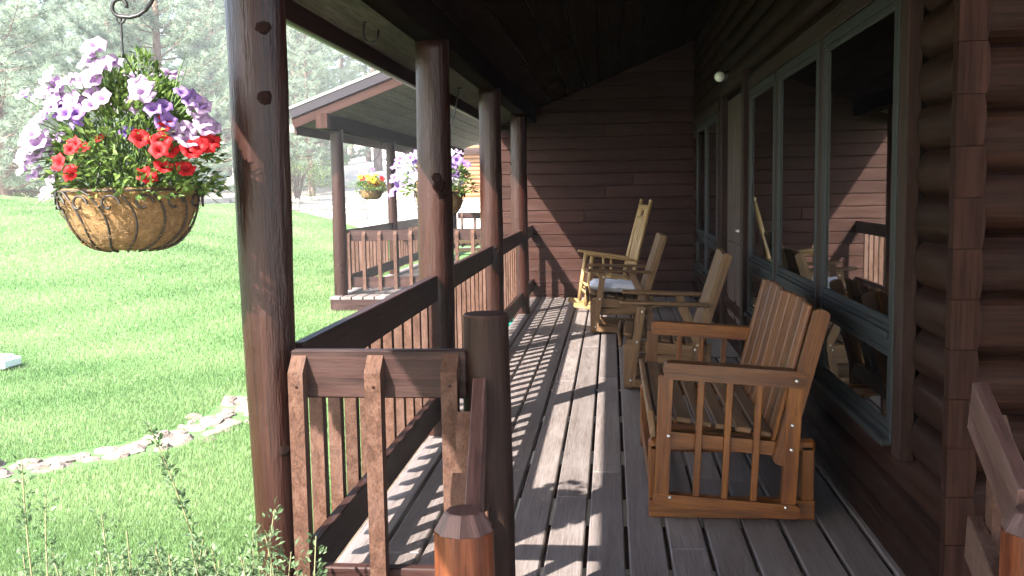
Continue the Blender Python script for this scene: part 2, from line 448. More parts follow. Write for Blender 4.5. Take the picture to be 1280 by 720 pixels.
# grass blades on the nearer lawn
def make_grass():
    n = 880000
    u = rng.random(n)
    y = 3.2 + 20.5 * u ** 1.6
    x = -(.17 + .95 * rng.random(n) ** 1.25) * y
    x = np.minimum(x, -1.45 - rng.random(n) * .3)
    keep = np.ones(n, bool)
    # leave the stone edging clear
    for (ax, ay), (bx, by) in zip(STONES[:-1], STONES[1:]):
        d = np.array([bx - ax, by - ay]); L = np.hypot(*d); d /= L
        t = np.clip((x - ax) * d[0] + (y - ay) * d[1], 0, L)
        keep &= np.hypot(x - ax - t * d[0], y - ay - t * d[1]) > .22
    x, y = x[keep], y[keep]; n = len(x)
    z = lawn_z(x, y)
    h = (.018 + .022 * rng.random(n)) * (1 + .02 * y) * (1 - sstep(16.0, 23.0, y) * .6)
    w = (.0018 + .0009 * rng.random(n)) * (.6 + y * .12)
    a = rng.uniform(0, 2 * np.pi, n); l = rng.uniform(0, .035, n)
    la = rng.uniform(0, 2 * np.pi, n)
    p0 = np.stack([x - np.cos(a) * w, y - np.sin(a) * w, z - .005], 1)
    p1 = np.stack([x + np.cos(a) * w, y + np.sin(a) * w, z - .005], 1)
    p2 = np.stack([x + np.cos(la) * l, y + np.sin(la) * l, z + h], 1)
    v = np.stack([p0, p1, p2], 1).reshape(-1, 3)
    f = np.arange(3 * n).reshape(-1, 3)
    shade_pat = np.clip(.5 + .3 * np.sin(x * .9 + 1.3 * np.sin(y * .7)) * np.sin(y * 1.5 + .4 * x) + .25 * np.sin(x * 2.3 - y * 2.9 + np.sin(x * 1.1) * 2) + .15 * np.sin(y * 4.1 + x * .5), 0, 1)  # bands of soft tree shade painted into the blade tones
    o = np_mesh('grass', v, f, M['grass'], rnd=np.clip(.36 * rng.random(n) + .64 * shade_pat, 0, 1))
    tag(o, 'short bright green grass growing over the sunlit lawn', 'grass'); o['kind'] = 'stuff'
STONES = [(-6.2, 5.2), (-5.2, 5.5), (-4.5, 5.75), (-4.1, 6.02), (-3.87, 6.28), (-3.59, 6.48), (-3.38, 6.70), (-3.19, 7.13), (-3.11, 7.59), (-3.15, 8.2)]
make_grass()

# stone edging, each stone its own thing
def make_rock(seed):
    r = random.Random(seed)
    bm = bmesh.new(); bmesh.ops.create_icosphere(bm, subdivisions=2, radius=.5)
    sx, sy, sz = r.uniform(.8, 1.5), r.uniform(.7, 1.1), r.uniform(.36, .6)
    ph = [r.uniform(0, 6) for _ in range(6)]
    for v in bm.verts:
        p = v.co.normalized()
        k = 1 + .12 * math.sin(3 * p.x + ph[0]) + .1 * math.sin(4 * p.y + ph[1]) + .1 * math.sin(5 * p.z + ph[2]) + r.uniform(-.06, .06)
        v.co = V((p.x * sx, p.y * sy, p.z * sz)) * .5 * k
    me = bpy.data.meshes.new('edging_stone'); bm.to_mesh(me); bm.free()
    me.materials.append(M['rock'])
    return me
ROCKS = [make_rock(i) for i in range(6)]
_seg = []
for (a, bb) in zip(STONES[:-1], STONES[1:]):
    L = math.hypot(bb[0] - a[0], bb[1] - a[1]); k = max(2, int(L / .135))
    for i in range(k):
        t = (i + random.random() * .4) / k
        _seg.append((a[0] + (bb[0] - a[0]) * t, a[1] + (bb[1] - a[1]) * t, -(bb[1] - a[1]) / L, (bb[0] - a[0]) / L))
cnt = 0
for (x, y, nx_, ny_) in _seg:
    for row in (-2, -1, 0, 1, 2):
        if abs(row) == 2 and random.random() > .45: continue
        xx, yy = x + random.uniform(-.05, .05) + nx_ * row * .11, y + ny_ * row * .11 + random.uniform(-.05, .05)
        o = bpy.data.objects.new('edging_stone', random.choice(ROCKS)); COL.objects.link(o)
        s = random.uniform(.08, .21)
        o.scale = (s, s, s); o.rotation_euler = (random.uniform(-.2, .2), random.uniform(-.2, .2), random.uniform(0, 6.28))
        o.location = (xx, yy, float(lawn_z(xx, yy)) - s * .07)
        tag(o, 'pale rounded stone in the edging strip across the lawn', 'stone', 'stones edging the lawn')
        cnt += 1

# white block at the left edge of the lawn
bx = thing('marker_block', 'white flat block lying on the lawn at the left edge', 'block', (-6.35, 9.3, float(lawn_z(-6.35, 9.3))))
mb = MB(); mb.board((0, 0, .05), (.5, .3, .09), bev=.012); mb.build('slab', M['white_box'], bx, False)
mb = MB(); mb.board((0, 0, .112), (.4, .22, .02), bev=.006); mb.build('lid', M['white_box'], bx, False)

# ------------------------------------------------------------------ porch deck
def deck(name, x_gaps, y0, y1, z, seams=True):
    mb = MB()
    for a, bnd in zip(x_gaps[:-1], x_gaps[1:]):
        w = bnd - a - .016
        ys = [y0]
        if seams:
            yy = y0 + random.uniform(.25, 2.4)
            while yy < y1 - .6: ys.append(yy); yy += random.uniform(2.2, 4.4)
        ys.append(y1)
        for p, q in zip(ys[:-1], ys[1:]):
            dz = random.uniform(-.0012, .0012)
            mb.board(((a + bnd) / 2, (p + q) / 2, z - .019 + dz), (w, q - p - .003, .038), bev=.005)
    o = mb.build(name, M['deck']); o['kind'] = 'structure'
    return o
gaps = [.05 + .1525 * (i - 6) for i in range(-1, 13)]
gaps[0] = -1.015
gaps = gaps + [1.04]
deck('porch_floor', gaps, 2.28, 12.0, 0.0)
mb = MB()
mb.board((-.995, 7.14, -.125), (.038, 9.7, .16)); mb.board((0.05, 2.30, -.125), (2.05, .038, .16))
for y in np.arange(3.0, 12, .9): mb.board((0.02, y, -.13), (1.98, .04, .17))
mb.build('porch_floor_frame', M['stain'], None)['kind'] = 'structure'
mb = MB(); mb.board((.40, 1.98, -.22), (1.5, .30, .05)); mb.board((.40, 1.64, -.39), (1.5, .30, .05)); mb.board((.4, 2.12, -.34), (1.5, .03, .2))
for x in (-.3, 1.1): mb.board((x, 1.85, -.36), (.04, .6, .26))
mb.build('porch_steps', M['deck'], None)['kind'] = 'structure'

# ------------------------------------------------------------------ cabin
cabin = thing('log_cabin', 'dark red brown log cabin with tall grey framed windows along the porch', 'cabin', (1.0, 7.5, 0))
H = .147
def roof_z(x): return 2.30 + .40 * (x + .9)

def log_courses(mb, y0, y1, z0, z1, X=1.03, bulge=.042, ends=True):
    """half round log siding facing -X between y0..y1"""
    k0 = math.floor((z0 - 1.0) / H + 1e-6); k1 = math.ceil((z1 - 1.0) / H - 1e-6)
    for k in range(k0, k1):
        a = max(z0, 1.0 + k * H); c = min(z1, 1.0 + (k + 1) * H)
        if c - a < .015: continue
        zc = 1.0 + (k + .5) * H
        prof = []
        n = 9
        for i in range(n + 1):
            z = a + (c - a) * i / n
            s = max(0, 1 - abs((z - zc) / (H / 2)) ** 2.6)
            prof.append((-bulge * s ** .55, z))
        rnd = random.random(); ou, ov = random.random() * 50, random.random() * 50
        L = y1 - y0
        st = [(0, .25), (.012, .62), (.035, .9), (.07, 1), (L - .07, 1), (L - .035, .9), (L - .012, .62), (L, .25)] if ends else [(0, 1), (L, 1)]
        rows = []
        for (d, s) in st:
            row = []
            for (bx_, z) in prof:
                row.append(len(mb.v)); mb.v.append(V((X + bx_ * s, y0 + d, z))); mb.col.append(V((0, 0, 0)))
            rows.append((row, d))
        for (ra, da), (rb, db) in zip(rows[:-1], rows[1:]):
            for i in range(n):
                mb.face([ra[i], ra[i + 1], rb[i + 1], rb[i]], [(ou + da, ov + i * .018), (ou + da, ov + i * .018 + .018), (ou + db, ov + i * .018 + .018), (ou + db, ov + i * .018)], rnd, True)
W1 = (3.44, 4.62); W2 = (4.72, 5.84); W3 = (5.94, 6.98)
ZW0, ZW1 = .43, 2.0
mb = MB()
log_courses(mb, 2.96, 12.0, -.30, .412, ends=False)
log_courses(mb, 2.96, 3.35, .412, 2.09)
log_courses(mb, 7.08, 7.26, .412, 2.09); log_courses(mb, 8.80, 9.0, .412, 2.09)
log_courses(mb, 11.3, 12.0, .412, 2.09)
log_courses(mb, 2.96, 12.0, 2.09, 3.10, ends=False)
mb.build('side_wall', M['logwall'], cabin)
# sheathing behind the logs, with openings
mb = MB()
def sheath(y0, y1, z0, z1): mb.board((1.078, (y0 + y1) / 2, (z0 + z1) / 2), (.085, y1 - y0, z1 - z0), bev=0)
sheath(2.99, 12.0, -.4, .41); sheath(2.99, 3.30, .41, 2.06); sheath(7.02, 7.30, .41, 2.06); sheath(8.78, 9.04, .41, 2.06); sheath(11.26, 12.0, .41, 2.06); sheath(2.99, 12.0, 2.06, 3.05)
mb.build('sheathing', M['knot'], cabin)
# room behind the windows
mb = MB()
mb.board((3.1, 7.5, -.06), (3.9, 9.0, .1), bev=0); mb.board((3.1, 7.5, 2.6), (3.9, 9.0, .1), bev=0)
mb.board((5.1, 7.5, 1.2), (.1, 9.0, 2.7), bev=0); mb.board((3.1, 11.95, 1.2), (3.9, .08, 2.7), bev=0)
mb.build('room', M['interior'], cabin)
# facing wall right of the corner: flat milled logs
mb = MB(); HF = .181
z = -.62
while z < 3.2:
    prof = []
    n = 12
    for i in range(n + 1):
        t = i / n; s = max(0, 1 - abs(2 * t - 1) ** 2.6)
        prof.append((2.99 - .055 * s ** .6, z + t * HF))
    prof += [(3.06, z + HF), (3.06, z)]
    mb.prism(prof, 1.06, 4.6, 0)
    z += HF
mb.build('facing_wall', M['logwall'], cabin)
mb = MB()
zz = 1.0 - 9 * H
while zz < 3.0:
    xr = 1.063 + random.uniform(-.004, .004)
    o = [(.981, zz), (xr - .006, zz), (xr - .001, zz + .03), (xr + .003, zz + H * .5), (xr, zz + H - .03), (xr - .005, zz + H - .0018), (.981, zz + H - .0018)]
    mb.prism(o, 2.925 + random.uniform(-.002, .002), 2.97, 1, random.uniform(.3, .7))
    zz += H
mb.build('corner_trim', M['corner'], cabin)

def window(y0, y1, z0, z1, rail=True, group=None):
    """grey window unit, outside face towards -X"""
    w = thing_part('window', cabin)
    X = .985
    fr_ = MB(); t = .046
    fr_.board((X, (y0 + y1) / 2, z1 - t / 2), (.05, y1 - y0, t)); fr_.board((X, (y0 + y1) / 2, z0 + t / 2), (.05, y1 - y0, t))
    fr_.board((X - .03, (y0 + y1) / 2, z0 + .008), (.05, y1 - y0 - .01, .026))
    for yy in (y0 + t / 2, y1 - t / 2): fr_.board((X, yy, (z0 + z1) / 2), (.05, t, z1 - z0 - 2 * t))
    zr = z0 + .37
    if rail:
        fr_.board((X + .002, (y0 + y1) / 2, zr), (.046, y1 - y0 - 2 * t, .085))
        fr_.board((X - .029, (y0 + y1) / 2, zr + .012), (.014, y1 - y0 - 2 * t, .026))
    fr_.build('frame', M['frame'], w)
    s = MB(); q = .026
    def sash(za, zb):
        ya, yb = y0 + t, y1 - t
        s.board((X - .010, (ya + yb) / 2, za + q / 2), (.022, yb - ya, q)); s.board((X - .010, (ya + yb) / 2, zb - q / 2), (.022, yb - ya, q))
        for yy in (ya + q / 2, yb - q / 2): s.board((X - .010, yy, (za + zb) / 2), (.022, q, zb - za - 2 * q))
    if rail: sash(z0 + t, zr - .043); sash(zr + .043, z1 - t)
    else: sash(z0 + t, z1 - t)
    s.build('sash', M['frame'], w)
    def pane(za, zb):
        g = MB(); g.poly([(X - .012, y0 + t + .01, za), (X - .012, y1 - t - .01, za), (X - .012, y1 - t - .01, zb), (X - .012, y0 + t + .01, zb)])
        g.build('pane', M['glass'], w)
    if rail: pane(z0 + t + .01, zr - .05); pane(zr + .05, z1 - t - .01)
    else: pane(z0 + t + .01, z1 - t - .01)
    return w
def thing_part(name, parent):
    o = bpy.data.objects.new(name, None); COL.objects.link(o); o.parent = parent; o.empty_display_size = .1
    return o
_wins = [window(W1[0], W1[1], ZW0, ZW1), window(W2[0], W2[1], ZW0, ZW1), window(W3[0], W3[1], ZW0, ZW1), window(9.10, 10.12, ZW0, ZW1), window(10.20, 11.2, ZW0, ZW1)]
# trim boards around the windows and the door
mb = MB()
mb.board((.985, 5.21, 2.05), (.05, 3.74, .09))
for y in (3.39, 4.67, 5.89, 7.03): mb.board((.988, y, (.40 + 2.004) / 2), (.048, .092, 2.004 - .40))
mb.build('window_trim', M['trim'], cabin)
mb = MB(); mb.board((.985, 10.15, 2.05), (.05, 2.34, .09))
for y in (9.05, 10.16, 11.25): mb.board((.988, y, 1.2), (.048, .07, 1.6))
mb.build('window_trim', M['trim'], cabin)
dr = thing_part('door', cabin)
mb = MB(); mb.board((1.03, 8.03, 1.03), (.045, 1.26, 2.06)); 
for zc in (.5, 1.5):
    for yc in (7.75, 8.3): mb.board((1.004, yc, zc), (.012, .4, .75), bev=.005)
mb.build('leaf', M['darkwood'], dr)
mb = MB(); mb.board((.985, 7.33, 1.05), (.06, .12, 2.1)); mb.board((.985, 8.73, 1.05), (.06, .12, 2.1)); mb.board((.985, 8.03, 2.135), (.062, 1.52, .07))
mb.build('casing', M['trim'], dr)
mb = MB(); mb.tube([(1.0, 7.52, 1.0), (.95, 7.52, 1.0)], .012, 8); mb.tube([(.95, 7.47, 1.0), (.95, 7.57, 1.0)], .012, 8); mb.build('handle', M['steel'], dr)

# ceiling, beam, roof, gutter
def ceiling_of(owner, x0, x1, y0, y1, rz, pitch=.2, name='ceiling', mat='ceil'):
    mb = MB(); x = x0
    while x < x1 - .02:
        xb = min(x + pitch, x1); w = xb - x
        a, c = rz(x), rz(xb)
        ys = [y0]
        yy = y0 + random.uniform(1, 3.6)
        while yy < y1 - .6: ys.append(yy); yy += random.uniform(2.4, 4)
        ys.append(y1)
        for p, q in zip(ys[:-1], ys[1:]):
            mb.beam(((x + xb) / 2, p + .001, (a + c) / 2 + .01), ((x + xb) / 2, q - .001, (a + c) / 2 + .01), math.hypot(w, c - a) - .006, .02, up=(-(c - a), 0, w), bev=.005)
        x = xb
    return mb.build(name, M[mat], owner)
YR0 = -4.0
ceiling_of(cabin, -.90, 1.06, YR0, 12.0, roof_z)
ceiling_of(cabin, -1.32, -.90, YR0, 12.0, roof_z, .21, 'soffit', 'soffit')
mb = MB()
mb.board((-.968, 4.0, 2.225), (.145, 16.0, .185), bev=.012)
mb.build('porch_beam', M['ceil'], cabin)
mb = MB()
def slab(x0, x1, y0, y1, rz, t0, t1):
    P = lambda x, y, t: (x, y, rz(x) + t)
    q = [P(x0, y0, t0), P(x1, y0, t0), P(x1, y1, t0), P(x0, y1, t0), P(x0, y0, t1), P(x1, y0, t1), P(x1, y1, t1), P(x0, y1, t1)]
    for f in ((0, 3, 2, 1), (4, 5, 6, 7), (0, 1, 5, 4), (1, 2, 6, 5), (2, 3, 7, 6), (3, 0, 4, 7)): mb.poly([q[i] for i in f])
slab(-1.40, 5.0, YR0 - .05, 12.1, roof_z, .035, .16)
mb.build('roof', M['roofing'], cabin)
mb = MB()
mb.board((-1.335, 4.0, 2.115), (.03, 16.0, .13), bev=.004)
mb.build('fascia', M['stain'], cabin)
mb = MB()
gp = [(-1.352, 2.175), (-1.352, 2.075), (-1.412, 2.075), (-1.43, 2.10), (-1.43, 2.165), (-1.44, 2.175)]
mb.prism(gp, -4.0, 12.0, 1)
mb.build('gutter', M['gutter'], cabin)

# porch light
lt = thing('wall_light', 'small round glass porch light on the log wall above the door', 'light', (1.0, 8.55, 2.27))
mb = MB(); mb.tube([(0.02, 0, 0), (-.035, 0, 0)], [.045, .04], 16); mb.build('base', M['metal_dark'], lt, False)
mb = MB(); mb.lathe([(.0, -.045), (.028, -.036), (.045, -.012), (.045, .012), (.028, .036), (0, .045)], 16, (-.075, 0, -.01)); mb.build('globe', M['bulb'], lt, False)
# curtain inside the nearest window
ct = thing('curtain', 'tan curtain hanging inside the nearest tall window', 'curtain', (1.2, 3.62, .05))
mb = MB(); pts = []
for i in range(41):
    t = i / 40; pts.append((1.20 + .018 * math.sin(t * 30), 3.42 + t * .36))
for (a, c) in zip(pts[:-1], pts[1:]):
    mb.poly([(a[0], a[1], .05), (c[0], c[1], .05), (c[0], c[1], 2.03), (a[0], a[1], 2.03)], smooth=True)
for (a, c) in zip(pts[:-1], pts[1:]):
    mb.poly([(a[0] + .004, a[1], .05), (c[0] + .004, c[1], .05), (c[0] + .004, c[1], 2.03), (a[0] + .004, a[1], 2.03)], smooth=True)
mb.build('cloth', M['curtain'], ct)
mb = MB(); mb.tube([(1.2, 3.36, 2.04), (1.2, 4.6, 2.04)], .012, 8); mb.build('rod', M['metal_dark'], ct)

# door mat
dm = thing('door_mat', 'speckled grey door mat on the deck by the far door', 'mat', (.78, 8.05, 0.004))
mb = MB(); mb.board((0, 0, .007), (.42, .8, .014), bev=.004); mb.build('pile', M['mat'], dm, False)

# ------------------------------------------------------------------ neighbouring cabin
nb = thing('neighbouring_cabin', 'neighbouring brown cabin whose board wall closes the porch end and whose roof juts left', 'cabin', (-1.0, 12.0, 0))
def boards_wall(mb, x0, x1, y, z0, z1, ztop=None):
    hz = .149; z = z0
    while z < z1:
        xs_ = [x0]; xx = x0 + random.uniform(.9, 4.5)
        while xx < x1 - .5: xs_.append(xx); xx += random.uniform(2.4, 4.4)
        xs_.append(x1)
        for a, c in zip(xs_[:-1], xs_[1:]):
            mb.board(((a + c) / 2, y + .02, z + hz / 2), (c - a - .002, .05, hz - .004), bev=.007)
        z += hz
mb = MB(); boards_wall(mb, -1.46, 1.10, 12.0, -.42, 3.25)
mb.build('end_wall', M['wall'], nb)
mb = MB(); mb.board((1.5, 12.1, 1.4), (5.8, .1, 3.6), bev=0); mb.board((-1.36, 17.2, 1.1), (.1, 10.1, 3.1), bev=0)
mb.build('side_wall', M['stain'], nb)
DX, DY = -2.63, 9.9
def roof2(x): return roof_z(-1.38) + .04 + .36 * (x + 1.38 - DX)
y20, y21 = 12.16, 23.5
ceiling_of(nb, -1.30 + DX, -1.44, y20, y21, roof2, .2, 'soffit', 'soffit')
mb = MB()
slab(-1.39 + DX, 3.0, y20 - .07, y21, roof2, .245, .275)
slab(-1.37 + DX, 3.0, y20, y21, roof2, .03, .24)
mb.build('roof', M['roofing'], nb)
mb = MB(); mb.board((-.968 + DX, (y20 + y21) / 2 + .12, 2.235), (.145, y21 - y20 - .1, .185), bev=.012); mb.build('porch_beam', M['ceil'], nb)
mb = MB(); mb.board((-.968 + DX, y20 - .05, 2.235), (.15, .10, .19)); mb.build('beam_end', M['wall'], nb)
# rake boards facing the camera
mb = MB()
mb.beam((-1.36 + DX, y20 - .02, roof2(-1.36 + DX) + .06), (2.6, y20 - .02, roof2(2.6) + .06), .035, .13, up=(0, 0, 1)); mb.build('rake_board', M['wall'], nb)
mb = MB()
mb.beam((-1.38 + DX, y20 - .045, roof2(-1.38 + DX) + .185), (2.6, y20 - .045, roof2(2.6) + .185), .03, .115, up=(0, 0, 1)); mb.build('rake_flashing', M['fascia_metal'], nb)
mb = MB(); mb.board((-1.335 + DX, (y20 + y21) / 2, 2.14), (.03, y21 - y20, .13)); mb.build('fascia', M['stain'], nb)
mb = MB(); mb.prism([(p[0] + DX, p[1] + .03) for p in gp], y20, y21, 1); mb.build('gutter', M['gutter'], nb)
g2 = [-3.70 + .1525 * i for i in range(16)]
deck('neighbouring_porch_floor', g2, 12.45, 23.2, -.03, True)
mb = MB(); mb.board((-3.66, 17.8, -.16), (.038, 10.7, .18)); mb.board((-2.55, 12.47, -.16), (2.25, .038, .18)); mb.build('neighbouring_porch_frame', M['stain'])['kind'] = 'structure'

# ------------------------------------------------------------------ log posts
def log_post(x, y, z0, z1, r0, r1, label, lean=(0, 0), grp='log posts carrying the porch roofs', n=30):
    t = thing('log_post', label, 'post', (x, y, z0), 0, grp)
    mb = MB(); k = 54
    pts = []; rad = []
    ph = random.uniform(0, 6)
    for i in range(k + 1):
        f = i / k; z = f * (z1 - z0)
        pts.append((lean[0] * f + .004 * math.sin(f * 5 + ph), lean[1] * f + .004 * math.cos(f * 4 + ph), z))
        rad.append((r0 + (r1 - r0) * f) * (1 + .02 * math.sin(f * 9 + ph) + random.uniform(-.006, .006)))
    mb.tube(pts, rad, n, True, random.random(), .0)
    a1, a2, a3, a4 = (random.uniform(0, 6) for _ in range(4))
    for i in range(len(pts)):
        for j in range(n):
            q = mb.v[i * n + j]; c = V(pts[i]); dd = q - c; th = 2 * math.pi * j / n; z = c.z
            k_ = 1 + .014 * math.sin(2 * th + z * 1.7 + a1) + .012 * math.sin(3 * th - z * 3.1 + a2) + .010 * math.sin(5 * th + z * 9 + a3) * math.sin(z * 6 + a4) + .009 * math.sin(th + z * 16 + a2) * math.sin(4 * th + a1) + random.uniform(-.004, .004)
            mb.v[i * n + j] = c + dd * k_
    mb.build('trunk', M['log'], t, False)
    # knots where branches were cut
    for j in range(3):
        f = random.uniform(.12, .93); a = random.uniform(1.8, 5.6)
        i = min(k, int(f * k)); p = V(pts[i]); r = rad[i]
        kb = MB(); d = V((math.cos(a), math.sin(a), .15))
        kb.tube([p + d * (r - .025), p + d * (r - .001), p + d * (r + .002)], [.032, .022, .011], 9, True, .2, .2)
        kb.build('knot', M['knot'], t, False)
    return t
PY = [2.66, 5.28, 7.87, 10.48]
log_post(-1.006, 2.80, -.5, 2.14, .059, .088, 'nearest log post, beside the big flower basket', (-.015, .0))
p2 = log_post(-.955, PY[1], -.5, 2.14, .098, .092, 'second log post from the camera with a dark scar behind the cut newel', (-.0, 0))
log_post(-.965, PY[2], -.5, 2.14, .093, .088, 'third log post from the camera, brown and lit along its left side')
log_post(-.975, PY[3], -.5, 2.14, .092, .086, 'farthest log post of the near porch next to the end wall')
log_post(-3.60, 12.72, -.45, 2.16, .092, .085, 'front log post of the neighbouring porch at the gable end')
log_post(-3.60, 15.95, -.4, 2.16, .082, .076, 'second log post of the neighbouring porch, dark in shade')
log_post(-3.60, 19.1, -.3, 2.16, .088, .084, 'third log post of the neighbouring porch behind the second near post')
log_post(-3.60, 22.2, -.3, 2.16, .09, .085, 'rearmost log post of the neighbouring porch under the white and purple basket')
sk = MB(); c0 = V((-.955, PY[1], 1.36))
for j, (dz, a, r_) in enumerate(((0, -1.15, .038), (.05, -1.25, .030), (-.045, -1.0, .028), (.02, -.95, .024))):
    d = V((math.cos(a), math.sin(a), 0)); p = c0 + d * .093 + V((0, 0, dz)); sk.tube([p - d * .03, p + d * .001, p + d * .003], [r_, r_ * .9, r_ * .5], 11, True, .3, .2)

sk.build('scar', M['knot'], p2)
# ------------------------------------------------------------------ railings
def picket_mb(mb, x, y, z0, z1, w, d, face):
    """picket with a bevelled top; face is the outward direction of the bevel"""
    r = random.random()
    fx, fy = face
    dz = .045
    tw = random.uniform(-.03, .03)
    if fy:
        o = [(-d / 2, z0), (d / 2, z0), (d / 2, z1), (-d / 2 + .002, z1 - dz)] if fy < 0 else [(-d / 2, z0), (d / 2, z0), (d / 2, z1 - dz), (-d / 2, z1)]
        mb.prism([(y + a, b_) for a, b_ in o], x - w / 2, x + w / 2, 0, r)
    else:
        o = [(-d / 2, z0), (d / 2, z0), (d / 2, z1), (-d / 2, z1 - dz)] if fx < 0 else [(-d / 2, z0), (d / 2, z0), (d / 2, z1 - dz), (-d / 2, z1)]
        mb.prism([(x + a, b_) for a, b_ in o], y - w / 2, y + w / 2, 1, r)
def railing(label, axis, c, a, bnd, zt=.885, side=-1, pitch=.212, off=.1, z0=0.0, grp='picket railings of the porches'):
    """axis 1: runs along Y at X=c ; axis 0: runs along X at Y=c. pickets on the side given"""
    mid = (a + bnd) / 2
    loc = (c, mid, z0) if axis == 1 else (mid, c, z0)
    t = thing('porch_railing', label, 'railing', loc, 0, grp)
    for nm, zc in (('top_rail', zt - .07), ('bottom_rail', .165 + z0)):
        mb = MB()
        if axis == 1: mb.board((c, mid, zc), (.038, bnd - a, .14), bev=.004)
        else: mb.board((mid, c, zc), (bnd - a, .038, .14), bev=.004)
        mb.build(nm, M['stain'], t)
    p = a + off
    while p <= bnd - .03:
        mb = MB(); w = .045 + random.uniform(-.002, .003)
        zb = z0 + .065 + random.uniform(-.008, .008); zz = zt - .012 + random.uniform(-.004, .004)
        if axis == 1: picket_mb(mb, c + side * (.019 + w / 2 + .001), p, zb, zz, w, w, (side, 0))
        else: picket_mb(mb, p, c + side * (.019 + w / 2 + .001), zb, zz, w, w, (0, side))
        pk = mb.build('picket', M['picket'], t)
        if axis == 0:
            nl = MB(); yf = c + side * (.019 + w + .0015); nl.tube([(p + .003, yf + .004, zz - .085), (p + .003, yf, zz - .085)], [.0042, .0042], 8); nl.build('nail', M['knot'], pk)
        p += pitch + random.uniform(-.004, .004)
    return t
railing('long picket railing between the nearest and second log posts', 1, -.955, 2.875, PY[1] - .08)
railing('picket railing between the second and third log posts', 1, -.962, PY[1] + .08, PY[2] - .075, .892)
railing('picket railing between the third and farthest log posts', 1, -.970, PY[2] + .075, PY[3] - .075, .90)
railing('short picket railing from the farthest post to the end wall', 1, -.975, PY[3] + .075, 11.99, .90, off=.14)
railing('short three picket panel joining the nearest log post to the cut newel', 0, 2.745, -.93, -.415, .885, -1, .2225, .025)
railing('sunlit picket panel across the front of the neighbouring porch', 0, 12.78, -3.52, -1.46, .83, -1, .21, .03, -.03)
railing('side picket railing of the neighbouring porch nearest to its front post', 1, -3.60, 12.82, 15.86, .83, -1, .21, .1, -.03)
railing('side picket railing in the middle of the neighbouring porch', 1, -3.60, 16.05, 19.0, .83, -1, .21, .1, -.03)
railing('side picket railing at the rear of the neighbouring porch', 1, -3.60, 19.2, 22.1, .83, -1, .21, .1, -.03)
railing('rear cross railing of the neighbouring porch below the purple basket', 0, 22.25, -3.5, -1.46, .83, -1, .3, .1, -.03)

# newel, stair posts and handrails
def newel(x, y, z0, z1, r0, r1, label, mat, dome=True, n=14):
    t = thing('newel_post', label, 'post', (x, y, z0), 0, 'newel posts of the porch steps')
    mb = MB(); Hh = z1 - z0
    prof = [(0, 1.0), (.25, 1.0), (.5, 1.0), (.75, 1.0)]
    pts = []; rad = []
    for f in np.linspace(0, 1, 9):
        pts.append((0, 0, f * (Hh - (.045 if dome else .006)))); rad.append((r0 + (r1 - r0) * f) * (1 + random.uniform(-.008, .008)))
    mb.tube(pts, rad, n, False, .5, .012, smooth=True)
    top = Hh - (.045 if dome else .006)
    mb.build('shaft', mat, t, False)
    cp = MB()
    if dome: cp.tube([(0, 0, top), (0, 0, Hh - .004), (0, 0, Hh)], [r1 * 1.0, r1 * .66, r1 * .6], 9, True, .8, .015, smooth=False)
    else: cp.tube([(0, 0, top), (0, 0, Hh)], [r1, r1 * .94], n, True, .8)
    cp.build('cap', M['rail_wood'] if dome else M['stain'], t, False)
    return t
newel(-.363, 2.78, -.02, .985, .078, .066, 'tall dark flat topped newel post at the head of the steps', M['trim'], False, 18)
newel(-.342, 2.16, -.5, .608, .072, .069, 'short glossy newel post with chamfered top at the left of the steps', M['newel'])
newel(.905, 2.14, -.5, .635, .072, .069, 'short glossy newel post with chamfered top at the right of the steps', M['newel'])
def handrail(label, p0, p1, t_=.038, h=.14, ex=None):
    t = thing('stair_handrail', label, 'handrail', p1, 0, 'handrails of the porch steps')
    mb = MB(); mb.beam(p0, p1, t_, h, rnd=.7); mb.build('rail', M['rail_wood'], t)
    d = V(p1) - V(p0)
    mb = MB(); a = V(p0) - V((0, 0, .36)); c = V(p1) - V((0, 0, .30)); mb.beam(a, c, t_, h * .9, rnd=.4); mb.build('lower_rail', M['picket'], t)
    s = 1 if p0[0] < .3 else -1
    for f in (.16, .62):
        q = V(p0).lerp(V(p1), f); x = q.x - s * .042
        pk = MB(); o = [(q.y - .022, q.z - .62), (q.y + .022, q.z - .62), (q.y + .022, q.z + .01), (q.y - .022, q.z - .035)]
        pk.prism(o, x - .022, x + .022, 0); pk.build('picket', M['picket'], t)
    nl = MB(); q = V(p0).lerp(V(p1), .07); nl.tube([q + V((0, 0, h * .5 + .002)), q + V((0, 0, h * .5 + .004))], .005, 8, True); nl.build('nail', M['metal_dark'], t)
handrail('left handrail sloping down from the tall newel to the short one', (-.378, 2.74, .745), (-.328, 2.20, .52))
handrail('right handrail sloping down along the log corner', (.965, 2.66, .748), (.905, 2.20, .60))

# teal hose coiled outside the railing
hz = thing('garden_hose', 'teal garden hose coiled in a stack outside the far railing', 'hose', (-1.27, 11.0, float(lawn_z(-1.27, 11.0))))
mb = MB(); pts = []
for i in range(260):
    a = i * .25; r = .19 + .012 * math.sin(i * .31); pts.append((r * math.cos(a) * .8, r * math.sin(a), .03 + .0011 * i + .008 * math.sin(i * .7)))
mb.tube(pts, .016, 8); mb.build('coil', M['hose'], hz, False)

